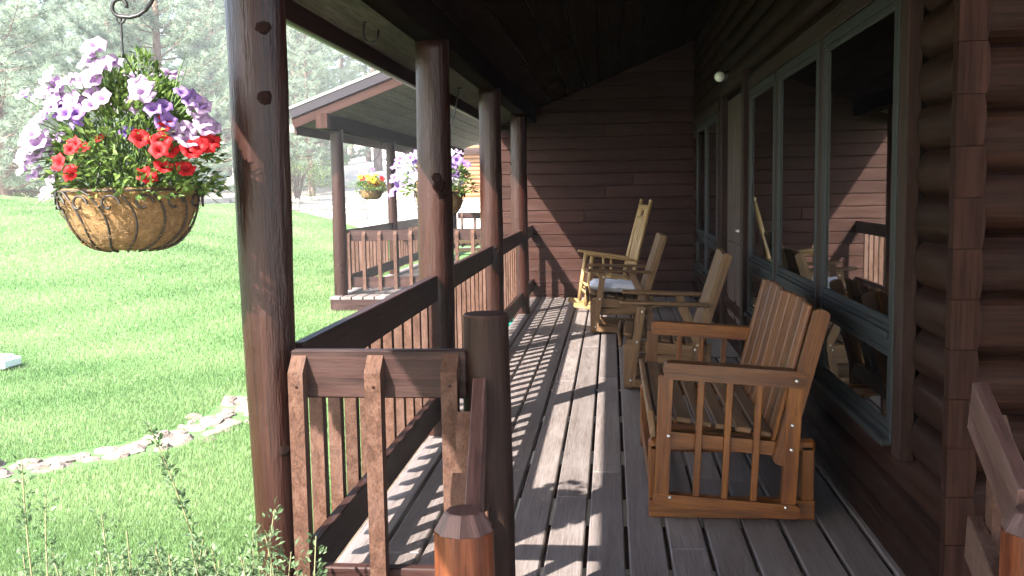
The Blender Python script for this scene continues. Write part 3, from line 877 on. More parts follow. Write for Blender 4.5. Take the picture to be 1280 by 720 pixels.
# ------------------------------------------------------------------ furniture
def bolt(mbx, x, y, z, s=-1):
    mbx.lathe([(.009, 0), (.0085, .004), (.005, .007), (0, .008)], 10, (0, 0, 0))
def bolts(parent, pts, yface, s=-1, r=.0085):
    for (x, z) in pts:
        mb = MB(); mb.tube([(x, yface, z), (x, yface + s * .004, z), (x, yface + s * .007, z)], [r, r * .9, r * .4], 10)
        mb.build('bolt', M['steel'], parent, True)
def roundboard(mb, p0, p1, h, y0, y1, rnd=None, rr=.022):
    """flat board in the XZ plane from p0 to p1 (centre line), rounded ends, thickness y0..y1"""
    p0, p1 = V((p0[0], p0[1])), V((p1[0], p1[1])); d = (p1 - p0).normalized(); n = V((-d.y, d.x)); L = (p1 - p0).length
    o = []
    for (cx, cy, a0) in ((L - rr, -(h / 2 - rr), -90), (L - rr, h / 2 - rr, 0), (rr, h / 2 - rr, 90), (rr, -(h / 2 - rr), 180)):
        for k in range(4):
            a = R(a0 + 30 * k); x, y = cx + rr * math.cos(a), cy + rr * math.sin(a)
            q = p0 + d * x + n * y; o.append((q.x, q.y))
    if rnd is None: rnd = random.random()
    i0 = len(mb.v); m_ = len(o); ou, ov = random.random() * 30, random.random() * 30
    for yy in (y0, y1):
        for q in o: mb.v.append(V((q[0], yy, q[1]))); mb.col.append(V((0, 0, 0)))
    def uvq(q, e=0): w = V(q) - p0; return (ou + w.dot(d), ov + w.dot(n) + e)
    for k in range(m_):
        k2 = (k + 1) % m_
        mb.face([i0 + k, i0 + k2, i0 + m_ + k2, i0 + m_ + k], [uvq(o[k]), uvq(o[k2]), uvq(o[k2], .04), uvq(o[k], .04)], rnd, False)
    mb.face([i0 + k for k in range(m_)], [uvq(q) for q in o], rnd); mb.face([i0 + m_ + k for k in range(m_)], [uvq(q, .3) for q in o], rnd)

def glider_bench():
    YN, YF = 3.84, 5.10
    t = thing('glider_bench', 'orange brown slatted two seat glider bench nearest the camera', 'glider bench', (.45, 4.47, 0), 0, 'wooden seats along the porch')
    for (y, s) in ((YN, 1), (YF, -1)):
        y0, y1 = y, y + s * .042
        fr_ = MB()
        roundboard(fr_, (.205, .618), (.755, .580), .066, y0 - s * .006, y1 + s * .03)
        fr_.build('armrest', M['teak'], t)
        b_ = thing_part('side_frame', t)
        f2 = MB()
        roundboard(f2, (.212, .598), (.193, .108), .056, y0, y1, rr=.006)
        roundboard(f2, (.716, .565), (.690, .082), .056, y0, y1, rr=.006)
        roundboard(f2, (.160, .092), (.735, .048), .056, y0 - s * .002, y1 + s * .002)
        roundboard(f2, (.225, .335), (.70, .292), .056, y0 + s * .0375, y0 + s * .066, rr=.006)
        for x in (.340, .452, .566):
            f2.beam((x + .012, (y0 + y1) / 2, .590 - (x - .2) * .07), (x - .010, (y0 + y1) / 2, .115 - (x - .2) * .07), .024, .026, up=(1, 0, 0))
        f2.build('frame', M['teak'], b_)
        bolts(b_, [(.222, .355), (.228, .103), (.70, .302), (.703, .40), (.680, .068)], y0, -s)
        bolts(b_, [(.716, .578)], y0 - s * .007, -s)
    # seat
    mb = MB()
    for i in range(6):
        x = .205 + i * .079; z = .425 - i * .015 - .004 * math.sin(i)
        mb.board((x, (YN + YF) / 2, z), (.064, YF - YN - .10, .022), Euler((0, R(8), 0)).to_matrix(), .005)
    mb.build('seat', M['teak_old'], t)
    mb = MB(); mb.beam((.158, YN + .03, .395), (.158, YF - .03, .395), .026, .115, up=(-.12, 0, 1), bev=.006); mb.build('seat_apron', M['teak_old'], t)
    # back: slats leaning back, gently arched top in two halves
    mb = MB(); n = 14; ya, yb = YN + .055, YF - .055
    for i in range(n):
        f = (i + .5) / n; y = ya + (yb - ya) * f
        g = (f * 2) % 1
        top = .866 + .011 * math.sin(math.pi * g)
        x0, z0 = .635, .31; x1 = x0 + (top - z0) * .255
        dx = .006 * (math.sin(math.pi * g)) - .006 * (i % 2)
        mb.beam((x0 + dx, y, z0), (x1 + dx, y, top), (yb - ya) / n - .005, .018, up=(1, 0, -.25), bev=.005)
    mb.build('backrest', M['teak'], t)
    for yy in (YN + .018, YF - .018, (YN + YF) / 2):
        mb = MB(); roundboard(mb, (.655, .24), (.815, .855), .062, yy - .017, yy + .017)
        mb.build('back_stile', M['teak'], t)
    mb = MB()
    for z in (.40, .74): mb.beam((.688 + (z - .31) * .255, YN + .03, z), (.688 + (z - .31) * .255, YF - .03, z), .03, .06, up=(-.25, 0, 1))
    mb.build('back_rail', M['teak'], t)
    # base
    mb = MB()
    for yy in (YN + .085, YF - .085):
        mb.board((.475, yy, .04), (.66, .05, .08)); mb.board((.17, yy, .19), (.05, .05, .22)); mb.board((.775, yy, .19), (.05, .05, .22))
        mb.board((.475, yy, .30), (.66, .05, .055), bev=.012)
    mb.board((.17, (YN + YF) / 2, .10), (.04, YF - YN - .22, .07)); mb.board((.775, (YN + YF) / 2, .10), (.04, YF - YN - .22, .07)); mb.board((.775, (YN + YF) / 2, .245), (.04, YF - YN - .22, .07))
    mb.build('base', M['teak'], t)
    mb = MB()
    for yy in (YN + .052, YF - .052):
        for (xa, xb) in ((.20, .195), (.72, .715)): mb.beam((xa, yy, .30), (xb, yy, .085), .006, .03, up=(1, 0, 0), bev=.001)
    mb.build('hanger', M['metal_dark'], t)
glider_bench()

def glider_chair(x, y, rotz, label, cushion=None, mat='teak_old'):
    """single glider chair; local x=0 front of arms, faces -X; local y 0..w"""
    t = thing('glider_chair', label, 'glider chair', (x, y, 0), rotz, 'wooden seats along the porch')
    W_ = .68
    for yy in (0, W_):
        s = 1 if yy == 0 else -1
        f_ = thing_part('side_frame', t)
        mb = MB()
        roundboard(mb, (.145, .565), (.065, .04), .055, yy + s * .0, yy + s * .034, rr=.008)
        roundboard(mb, (.40, .57), (.53, .27), .055, yy + s * .0, yy + s * .034, rr=.008)
        roundboard(mb, (.04, .305), (.56, .255), .075, yy + s * .034, yy + s * .06, rr=.01)
        roundboard(mb, (.05, .06), (.55, .03), .05, yy + s * .002, yy + s * .032, rr=.01)
        roundboard(mb, (.50, .30), (.46, .045), .05, yy + s * .002, yy + s * .030, rr=.008)
        mb.build('frame', M[mat], f_, False)
        for (bx_, bz) in ((.115, .33), (.072, .075), (.505, .31), (.49, .28), (.15, .53)):
            q = MB(); q.tube([(bx_, yy, bz), (bx_, yy - s * .004, bz), (bx_, yy - s * .007, bz)], [.009, .008, .004], 9); q.build('bolt', M['steel'], f_, False)
        mb = MB()
        mb.beam((0.0, yy + s * .012, .592), (.575, yy + s * .012, .572), .075, .026, bev=.009)
        mb.build('armrest', M[mat], t, False)
    mb = MB()
    for i in range(6): mb.board((.055 + i * .082, W_ / 2, .372 - i * .014), (.062, W_ - .11, .02), Euler((0, R(9), 0)).to_matrix(), .005)
    mb.beam((.0, .05, .34), (.0, W_ - .05, .34), .022, .10, up=(-.15, 0, 1), bev=.006)
    mb.build('seat', M[mat], t, False)
    mb = MB(); n = 7
    for i in range(n):
        yy = .075 + (W_ - .15) * (i + .5) / n
        mb.beam((.475, yy, .28), (.675, yy, .895 + .012 * math.sin(math.pi * (i + .5) / n)), (W_ - .15) / n - .007, .018, up=(1, 0, -.32), bev=.004)
    mb.build('backrest', M[mat], t, False)
    mb = MB()
    for yy in (.05, W_ - .05): roundboard(mb, (.49, .24), (.70, .90), .062, yy - .016, yy + .016, rr=.02)
    mb.beam((.54, .05, .42), (.54, W_ - .05, .42), .025, .05, up=(-.3, 0, 1)); mb.beam((.64, .05, .74), (.64, W_ - .05, .74), .025, .05, up=(-.3, 0, 1))
    mb.build('back_stile', M[mat], t, False)
    mb = MB()
    for yy in (.07, W_ - .07):
        mb.board((.31, yy + .035 * (1 if yy < .3 else -1), .04), (.52, .04, .08)); mb.board((.05, yy, .16), (.05, .045, .30)); mb.board((.57, yy, .16), (.05, .045, .30)); mb.board((.31, yy, .21), (.56, .03, .07), bev=.01)
    mb.board((.05, W_ / 2, .12), (.035, W_ - .2, .07)); mb.board((.57, W_ / 2, .12), (.035, W_ - .2, .07))
    mb.build('base', M[mat], t, False)
    if cushion:
        c = thing('seat_cushion', cushion, 'cushion', (x + .02, y + .09, .385), rotz)
        mb = MB()
        nx, ny = 14, 14; wx, wy, th = .47, .5, .10
        rows = {}
        for sgn in (1, -1):
            for i in range(nx + 1):
                for j in range(ny + 1):
                    u, w = i / nx * 2 - 1, j / ny * 2 - 1
                    hgt = th / 2 * (max(0, 1 - abs(u) ** 4) * max(0, 1 - abs(w) ** 4)) ** .45
                    tuft = sum(.022 * math.exp(-((u - a) ** 2 + (w - b_) ** 2) / .03) for a in (-.35, .35) for b_ in (-.35, .35))
                    hgt = max(hgt - (tuft if sgn > 0 else 0) + .004 * math.sin(u * 11 + w * 7), 0 if sgn > 0 else 0)
                    rows[(sgn, i, j)] = len(mb.v); mb.v.append(V((wx / 2 + u * wx / 2, wy / 2 + w * wy / 2, th / 2 + sgn * hgt - .03 * (u + 1) / 2))); mb.col.append(V((0, 0, 0)))
            for i in range(nx):
                for j in range(ny):
                    q = [rows[(sgn, i, j)], rows[(sgn, i + 1, j)], rows[(sgn, i + 1, j + 1)], rows[(sgn, i, j + 1)]]
                    mb.face(q, [(0, 0), (0, 1), (1, 1), (1, 0)], .5, True)
        mb.build('pad', M['cushion'], c, False)
    return t
glider_chair(.05, 6.38, R(-2), 'weathered brown glider chair between the bench and the cushioned chair', None)
glider_chair(-.22, 8.88, R(1), 'brown glider chair holding a white cushion', 'white tufted cushion lying on the glider chair seat', 'teak_old')

def rocker():
    t = thing('rocking_chair', 'pale pine high backed rocking chair near the end wall', 'rocking chair', (.045, 10.62, 0), R(9), 'wooden seats along the porch')
    Wd = .54
    for yy in (0, Wd):
        mb = MB(); pts = []
        for i in range(17):
            a = -.46 + i * (.98 / 16); pts.append((a, yy, .028 + .20 * (a - .05) ** 2))
        for p, q in zip(pts[:-1], pts[1:]): mb.beam(p, q, .035, .05, bev=.003, rnd=.6)
        mb.build('rocker', M['pine_wood'], t, False)
        mb = MB(); mb.tube([(-.33, yy, .07), (-.25, yy, .62)], [.026, .022], 12, True, .5); mb.build('leg', M['pine_wood'], t, False)
        mb = MB(); mb.tube([(.20, yy, .06), (.20, yy, .40), (.245, yy, .62), (.385, yy, 1.165)], [.024, .026, .026, .02], 12, True, .5)
        mb.lathe([(.012, 0), (.02, .012), (.022, .026), (.014, .04), (0, .046)], 10, (.388, yy, 1.165)); mb.build('back_post', M['pine_wood'], t, False)
        mb = MB(); mb.beam((-.34, yy, .635), (.235, yy, .545), .085, .026, bev=.01); mb.build('armrest', M['pine_wood'], t, False)
        mb = MB(); mb.tube([(-.30, yy, .22), (.2, yy, .20)], .014, 8); mb.tube([(-.05, yy, .37), (-.05, yy, .58)], .014, 8); mb.build('stretcher', M['pine_wood'], t, False)
    mb = MB()
    for i in range(6): mb.board((-.24 + i * .08, Wd / 2, .40 - i * .012), (.074, Wd - .03, .024), Euler((0, R(7), 0)).to_matrix(), .006)
    mb.build('seat', M['pine_wood'], t, False)
    mb = MB()
    def bp(z): return .245 + (z - .62) * .257
    for i in range(5):
        yy = .09 + i * (Wd - .18) / 4; mb.beam((.205, yy, .40), (bp(.985), yy, .985), .05, .016, up=(1, 0, -.26), bev=.004)
    mb.beam((bp(.46) - .0, .0, .46), (bp(.46), Wd, .46), .022, .06, up=(-.25, 0, 1))
    # head board with a slot
    for zc, h in ((1.0, .05), (1.115, .06)): mb.beam((bp(zc), .01, zc), (bp(zc), Wd - .01, zc), .024, h, up=(-.26, 0, 1))
    for yy, w in ((.10, .18), (Wd - .10, .18)): mb.beam((bp(1.02), yy, 1.02), (bp(1.095), yy, 1.095), w, .022, up=(1, 0, -.26), bev=.001)
    mb.build('backrest', M['pine_wood'], t, False)
    mb = MB(); mb.tube([(-.31, 0, .20), (-.31, Wd, .20)], .014, 8); mb.tube([(-.3, 0, .28), (-.3, Wd, .28)], .014, 8); mb.build('front_rung', M['pine_wood'], t, False)
rocker()

# wooden bench on the neighbouring porch
pb = thing('wooden_bench', 'yellowish wooden bench on the neighbouring porch behind its front panel', 'bench', (-2.35, 15.0, -.03), R(8))
mb = MB()
for i in range(3): mb.board((0, i * .12, .44), (.9, .105, .035))
mb.build('seat', M['pine_wood'], pb, False)
mb = MB()
for i in range(2): mb.board((0, .36, .58 + i * .13), (.9, .03, .11))
mb.build('backrest', M['pine_wood'], pb, False)
for x in (-.38, .38):
    mb = MB(); mb.board((x, 0, .21), (.06, .05, .42)); mb.board((x, .34, .36), (.06, .05, .72)); mb.board((x, .17, .39), (.05, .4, .06)); mb.build('leg', M['pine_wood'], pb, False)

# ------------------------------------------------------------------ hooks and flower baskets
def curl_pts(c, r, a0, a1, n, plane='xz', k=1.0):
    out = []
    for i in range(n + 1):
        a = a0 + (a1 - a0) * i / n; rr = r * (1 + (k - 1) * i / n)
        out.append((c[0] + rr * math.cos(a), c[1], c[2] + rr * math.sin(a)))
    return out

def petunia(n=15, r=.036, rs=None):
    """five lobed ruffled funnel, faces +Z, returns verts, faces"""
    v = [(0, 0, -.028)]; ph = rs.uniform(0, 6.28)
    rings = ((.16, -.016), (.42, -.002), (.75, .004), (1.0, .000))
    for k, (f, z) in enumerate(rings):
        for i in range(n):
            a = 2 * math.pi * i / n + ph
            lobe = 1 + (.13 * math.cos(5 * (a - ph)) if k == 3 else .05 * math.cos(5 * (a - ph)) if k == 2 else 0)
            rr = r * f * lobe
            zz = z + (.006 * math.sin(5 * a + 1.1) + rs.uniform(-.004, .004) if k >= 2 else 0)
            v.append((rr * math.cos(a), rr * math.sin(a), zz))
    fs = []
    for i in range(n): fs.append((0, 1 + i, 1 + (i + 1) % n))
    for k in range(3):
        a, c = 1 + k * n, 1 + (k + 1) * n
        for i in range(n):
            j = (i + 1) % n; fs.append((a + i, c + i, c + j)); fs.append((a + i, c + j, a + j))
    return v, fs
_petals = {}
def flower_mesh(colour, var):
    if (colour, var) not in _petals:
        rs = random.Random(hash((colour, var)) % 1000 + var)
        v, f = petunia(15, 1.0 * .036, rs)
        me = bpy.data.meshes.new('flower'); me.from_pydata(v, [], f)
        at = me.attributes.new('rnd', 'FLOAT', 'FACE')
        at.data.foreach_set('value', np.array([(0.0 if i < 15 else .25 if i < 45 else .7 + .3 * rs.random()) for i in range(len(f))], np.float32))
        for p in me.polygons: p.use_smooth = True
        me.materials.append(M[colour]); _petals[(colour, var)] = me
    return _petals[(colour, var)]

def leaf_cloud(cs, dirs, sizes, mat, name, parent, wr=.42, fold=.25):
    """one folded pointed leaf (4 triangles) per centre"""
    cs = np.asarray(cs); dirs = np.asarray(dirs); n = len(cs)
    dirs = dirs / np.linalg.norm(dirs, axis=1, keepdims=True)
    up = rng.normal(size=(n, 3)) * .5 + np.array([0, 0, 1.0])
    side = np.cross(dirs, up); side /= np.linalg.norm(side, axis=1, keepdims=True) + 1e-9
    nor = np.cross(side, dirs)
    L = sizes[:, None]
    base = cs; tip = cs + dirs * L - nor * L * .12
    m1 = cs + dirs * L * .45 + side * L * wr * .5 + nor * L * fold * .3
    m2 = cs + dirs * L * .45 - side * L * wr * .5 + nor * L * fold * .3
    mid = cs + dirs * L * .5
    v = np.stack([base, m1, tip, m2, mid], 1).reshape(-1, 3)
    o = np.arange(n)[:, None] * 5
    f = np.concatenate([o + np.array([[0, 1, 4]]), o + np.array([[1, 2, 4]]), o + np.array([[2, 3, 4]]), o + np.array([[3, 0, 4]])], 1).reshape(-1, 3)
    r = np.repeat(rng.random(n), 4)
    return np_mesh(name, v, f, mat, parent, r)

def basket(loc, label, R0, depth, flowers, spread, leaves, grp, wires=7, hookz=None, top=.30, leaf=(.02, .045), fibres=0, shift=0.0):
    """hanging basket; loc = centre of the rim"""
    t = thing('hanging_basket', label, 'flower basket', loc, 0, grp)
    mb = MB()
    prof = [(0.02, -depth)]
    for i in range(1, 11):
        a = i / 10 * math.pi / 2; prof.append((R0 * (math.sin(a)) ** .5, -depth * math.cos(a) ** 1.45))
    prof += [(R0 * 1.02, .004), (R0 * .97, .008), (R0 * .94, -.03)]
    mb.lathe(prof, 48)
    for i, p in enumerate(mb.v):
        a = math.atan2(p.y, p.x); bul = 1 + .018 * math.cos(wires * 2 * (a)) + .012 * math.sin(5 * a + p.z * 30) + random.uniform(-.006, .006)
        mb.v[i] = V((p.x * bul, p.y * bul, p.z * (1 + random.uniform(-.01, .01))))
    mb.build('liner', M['coir'], t, False)
    mb = MB()
    for rr, z in ((R0 * 1.035, .0),): mb.tube([(rr * math.cos(a), rr * math.sin(a), z) for a in np.linspace(0, 2 * math.pi, 41)], .0035, 6, False)
    for k in range(2 * wires):
        a0 = 2 * math.pi * k / (2 * wires); pts = []
        for i in range(13):
            f = i / 12; al = math.pi / 2 * (1 - f * .93); rr = R0 * (math.sin(al)) ** .5 * 1.03 + .003; z = -depth * math.cos(al) ** 1.45 * 1.02
            a = a0 + .32 * math.sin(f * 3.1); pts.append((rr * math.cos(a), rr * math.sin(a), z))
        mb.tube(pts, .0034, 6, False)
        pts = []
        for i in range(19):
            an = i / 18 * 5.2; s = .026 * (1 - .035 * i)
            u = s * math.cos(an) - .03; z = -.035 + s * math.sin(an)
            a = a0 + .12 + u / R0; rr = R0 * 1.03 + .006
            pts.append((rr * math.cos(a), rr * math.sin(a), z))
        mb.tube(pts, .0036, 6, False)
    mb.build('wire_frame', M['wire'], t, False)
    fb = MB()
    for _ in range(fibres):
        al = random.uniform(.1, 1.5); a = random.uniform(0, 6.28); q = []
        da, dl = random.uniform(-.25, .25), random.uniform(-.25, .25)
        for k in range(4):
            f = k / 3; l2 = min(1.55, max(.05, al + dl * f)); a2 = a + da * f + .06 * math.sin(f * 4)
            rr = R0 * math.sin(l2) ** .5 * (1.012 + .03 * math.sin(math.pi * f) * random.random()) + .003 + (.012 * f * random.random()); q.append((rr * math.cos(a2), rr * math.sin(a2), -depth * math.cos(l2) ** 1.45 * 1.02))
        fb.tube(q, .0008, 3, False)
    if fibres: fb.build('fibres', M['coir'], t, False)
    # foliage
    n = leaves
    th = rng.uniform(0, 2 * np.pi, n); u = rng.random(n) ** .5; hgt = rng.random(n)
    rad = spread * u * np.sqrt(np.clip(1 - (hgt - .28) ** 2 / .75, .05, 1))
    z = -.02 + top * hgt * (1 - .35 * u ** 2)
    c = np.stack([rad * np.cos(th) + shift, rad * np.sin(th), z], 1)
    lump = np.sin(c[:, 0] * 23 + 1) * np.sin(c[:, 1] * 21) + np.sin(c[:, 2] * 30 + c[:, 0] * 14)
    c = c[lump > -.75]; n = len(c)
    d = c * np.array([1.6, 1.6, .6]) + rng.normal(size=(n, 3)) * .16 + np.array([0, 0, .08])
    leaf_cloud(c, d, rng.uniform(leaf[0], leaf[1], n), M['leaf'], 'foliage', t)
    # stems
    mb = MB(); fl = []
    for (cx, cy, cz, colour, s) in flowers:
        p1 = V((cx, cy, cz)); p0 = V((cx * .35, cy * .35, max(-.02, cz * .2))); mid = p0.lerp(p1, .55) + V((0, 0, .03))
        mb.tube([p0, mid, p1 - V((0, 0, .012))], [.0025, .002, .0016], 5, False)
    for _ in range(26):
        a = random.uniform(0, 6.28); r_ = spread * random.uniform(.7, 1.2); p0 = V((r_ * .4 * math.cos(a), r_ * .4 * math.sin(a), .0)); p1 = V((r_ * math.cos(a), r_ * math.sin(a), random.uniform(-.05, top * .9)))
        mb.tube([p0, p0.lerp(p1, .5) + V((0, 0, .04)), p1], [.0022, .0018, .001], 5, False)
    mb.build('stems', M['stem'], t, False)
    cam = V((0, 0, 1.34)) - V(loc)
    for i, (cx, cy, cz, colour, s) in enumerate(flowers):
        o = bpy.data.objects.new('flower', flower_mesh(colour, i % 5)); COL.objects.link(o); o.parent = t
        d = V((cx, cy, cz * .5 + .05)).normalized() * .8 + V((random.uniform(-.4, .4), -.5 + random.uniform(-.4, .3), random.uniform(0, .6)))
        o.location = (cx, cy, cz); o.rotation_euler = d.to_track_quat('Z', 'Y').to_euler(); o.scale = (s, s, s)
    # hanger
    if hookz:
        mb = MB(); hk = V((0, 0, hookz))
        for k in range(3):
            a = 2 * math.pi * k / 3 + .5; mb.tube([(R0 * math.cos(a), R0 * math.sin(a), 0), hk - V((0, 0, .09))], .0022, 5, False)
        mb.tube([hk - V((0, 0, .09)), hk], .003, 6, False)
        mb.tube([(hk.x + .012 * math.cos(a), 0, hk.z + .012 * math.sin(a)) for a in np.linspace(-1.4, 4.4, 12)], .003, 6, False)
        mb.build('hanger', M['metal_dark'], t, False)
    return t

GRP = 'flower baskets hung from the eaves'
def sc_fl(lst): return lst
# big basket: flowers placed around the crown (x, y, z relative to rim centre)
F1 = []
def petals(cx, cz, rx, rz, n, colour, s0, s1, dy=0.0):
    for _ in range(n if colour == 'red' else int(n * 1.5)):
        a, q = random.uniform(0, 6.28), random.random() ** .5
        x, z = cx + 1.2 * rx * q * math.cos(a), cz + 1.2 * rz * q * math.sin(a)
        y = -math.sqrt(max(.0004, .26 ** 2 - x * x * .8)) * random.uniform(.55, .95) * (1 - max(0, z - .12) * 1.6) + dy
        F1.append((x, y, z, colour, .72 * random.uniform(s0, s1)))
petals(-.170, .185, .06, .075, 9, 'lilac', .9, 1.2); petals(-.185, .075, .045, .09, 7, 'lilac', .8, 1.1); petals(-.10, .265, .06, .04, 7, 'lilac', .95, 1.2)
petals(-.012, .335, .045, .04, 5, 'lilac', 1.0, 1.2); petals(-.02, .26, .05, .035, 4, 'lilac', .9, 1.1); petals(.105, .25, .035, .03, 3, 'lilac', 1.05, 1.25); petals(.20, .20, .05, .05, 6, 'violet', .8, 1.05); petals(.23, .15, .04, .04, 5, 'lilac', 1.0, 1.2)
petals(-.105, .20, .07, .05, 4, 'violet', .7, .95); petals(-.215, .255, .02, .015, 1, 'violet', .75, .8); petals(.255, .215, .02, .03, 2, 'lilac', .9, 1.0)
petals(.0, .28, .14, .06, 8, 'lilac', .9, 1.1, .30); petals(.1, .2, .18, .08, 6, 'violet', .9, 1.1, .36)
petals(-.055, .085, .028, .045, 5, 'red', .7, .95); petals(-.02, .125, .02, .02, 2, 'red', .65, .75)
petals(.165, .095, .05, .055, 6, 'red', .85, 1.1); petals(.235, .115, .035, .03, 4, 'red', .9, 1.1); petals(.145, .04, .02, .02, 2, 'red', .85, .95); petals(.175, .165, .025, .02, 3, 'red', .7, .85)
B1 = (-1.335, 2.62, 1.355)
basket(B1, 'nearest big flower basket in a coir bowl with lilac and red petunias', .18, .165, F1, .225, 5600, GRP, hookz=.47, top=.40, leaf=(.018, .036), fibres=500, shift=.03)
F2 = []
for i in range(34):
    a = random.uniform(0, 6.28); r_ = random.uniform(.14, .30); F2.append((r_ * math.cos(a), r_ * math.sin(a), random.uniform(.05, .33), random.choice(['violet', 'violet', 'violet', 'white_petal', 'white_petal', 'lilac']), random.uniform(1.0, 1.4)))
for (x, z) in ((-.34, .22), (-.36, .12), (-.33, .05), (-.30, .28), (-.38, .0), (-.25, .1), (-.2, .16)): F2.append((x, -.08, z, 'violet', 1.35))
B2 = (-1.40, 7.95, 1.33)
basket(B2, 'flower basket with purple and white petunias behind the second log post', .20, .20, F2, .30, 1700, GRP, hookz=.5, top=.30, leaf=(.03, .06))
F3 = []
for i in range(22):
    a = random.uniform(0, 6.28); r_ = random.uniform(.05, .22); F3.append((r_ * math.cos(a), r_ * math.sin(a), random.uniform(.08, .26), random.choice(['yellow', 'yellow', 'yellow', 'red']), random.uniform(1.2, 1.7)))
F3 += [(-.16, -.05, .34, 'violet', 1.2), (.05, -.05, .36, 'violet', 1.2), (.22, -.1, .2, 'red', 1.5)]
B3 = (-4.05, 16.35, 1.36)
basket(B3, 'small flower basket with yellow blooms on the neighbouring eave', .20, .15, F3, .26, 1100, GRP, hookz=.5, top=.26, leaf=(.04, .07))

def bracket(label, p_wall, p_hook, grp='curved basket hooks'):
    t = thing('basket_hook', label, 'hook', p_wall, 0, grp)
    a, h = V(p_wall), V(p_hook)
    mb = MB(); c1 = a + V((-.02, 0, -.12)); c2 = h + V((.14, 0, -.035))
    pts = []
    for i in range(15):
        f = i / 14; pts.append(a * (1 - f) ** 3 + c1 * 3 * f * (1 - f) ** 2 + c2 * 3 * f * f * (1 - f) + h * f ** 3)
    d = V((-1, 0, .15)); 
    for i in range(1, 15):
        an = -1.4 - i * .36; r_ = .026 * (1 - i * .02); pts.append(h + V((r_ * math.cos(an), 0, .026 + r_ * math.sin(an))))
    mb.tube(pts, .0055, 8); mb.build('arm', M['metal_dark'], t)
    mb = MB(); mb.board(a + V((0, 0, -.006)), (.05, .03, .012)); mb.build('plate', M['metal_dark'], t)
bracket('curved iron hook carrying the big near flower basket', (-1.18, B1[1], roof_z(-1.18) - .005), (B1[0] + .0, B1[1], B1[2] + .475))
bracket('curved iron hook carrying the purple and white basket', (-1.22, B2[1], roof_z(-1.22) - .005), (B2[0], B2[1], B2[2] + .505))
bracket('curved iron hook carrying the yellow flowered basket', (-3.84, B3[1], roof2(-3.84) - .005), (B3[0], B3[1], B3[2] + .505))
eh = thing('basket_hook', 'empty black hook under the eave boards above the railing', 'hook', (-1.21, 4.85, roof_z(-1.21)), 0, 'curved basket hooks')
mb = MB(); pts = [(0, 0, .0), (-.004, 0, -.03), (-.004, 0, -.06)]
for i in range(11):
    a = math.pi + i * .27; pts.append((.032 + .036 * math.cos(a), 0, -.065 + .036 * math.sin(a)))
pts.append((.07, 0, -.04))
mb.tube(pts, .0055, 8); mb.build('hook', M['metal_dark'], eh, False)
mb = MB(); mb.tube([(0, 0, .004), (0, 0, -.006)], .014, 10); mb.build('plate', M['metal_dark'], eh, False)

# ------------------------------------------------------------------ shrubs in the bed by the near post
def sprig_shrub(loc, label, sprigs, leaf=(.012, .024)):
    t = thing('garden_shrub', label, 'shrub', loc, 0, 'leggy shrubs beside the porch')
    mb = MB(); C_ = []; D_ = []
    for (tip, base, n, dens) in sprigs:
        p0, p1 = V(base), V(tip); bend = V((random.uniform(-.08, .08), random.uniform(-.08, .08), .10))
        pts = [(p0 * (1 - f) + p1 * f) + bend * 4 * f * (1 - f) * .5 for f in np.linspace(0, 1, 9)]
        mb.tube(pts, [.004 - .0003 * k for k in range(9)], 5, False)
        for _ in range(n):
            f = random.uniform(.25, 1) ** .8; i = min(7, int(f * 8)); q = pts[i].lerp(pts[i + 1], f * 8 - i)
            dr_ = (pts[i + 1] - pts[i]).normalized()
            off = V((random.gauss(0, 1), random.gauss(0, 1), random.gauss(0, .7))).normalized()
            C_.append(tuple(q + off * .003 + off * dens * random.random())); D_.append(tuple(dr_ * .8 + off))
    mb.build('stems', M['twig'], t, False)
    leaf_cloud(np.array(C_), np.array(D_), rng.uniform(leaf[0], leaf[1], len(C_)), M['shrub'], 'leaves', t, .5)
    return t
def rs(x0, x1, y0, y1, z0, z1, n, nl, dens):
    out = []
    for _ in range(n):
        x, y = random.uniform(x0, x1), random.uniform(y0, y1)
        out.append(((x, y, random.uniform(z0, z1)), (x * .35, y * .35, 0), nl, dens))
    return out
gz = -.48
sprig_shrub((-.98, 2.40, gz), 'leafy shrub with one tall leaning sprig at the foot of the nearest post', [((-.215, -.02, 1.22), (.0, .02, .1), 260, .012)] + rs(-.16, .26, -.2, .10, .70, .93, 40, 150, .03) + rs(-.1, .1, -.2, .1, .8, 1.0, 6, 150, .03), (.014, .027))
sprig_shrub((-1.20, 2.34, gz), 'low bluish shrub left of the nearest post', rs(-.14, .14, -.15, .2, .68, .95, 30, 150, .035), (.013, .025))
sprig_shrub((-1.47, 2.34, gz), 'sparse leggy shrub at the lower left corner', [((-.06, .0, 1.14), (.02, 0, .1), 150, .02), ((-.0, .0, 1.05), (.08, 0, .1), 150, .02), ((.15, .0, 1.0), (.08, 0, .1), 120, .02)] + rs(-.22, .2, -.2, .25, .64, .9, 26, 130, .04), (.013, .025))

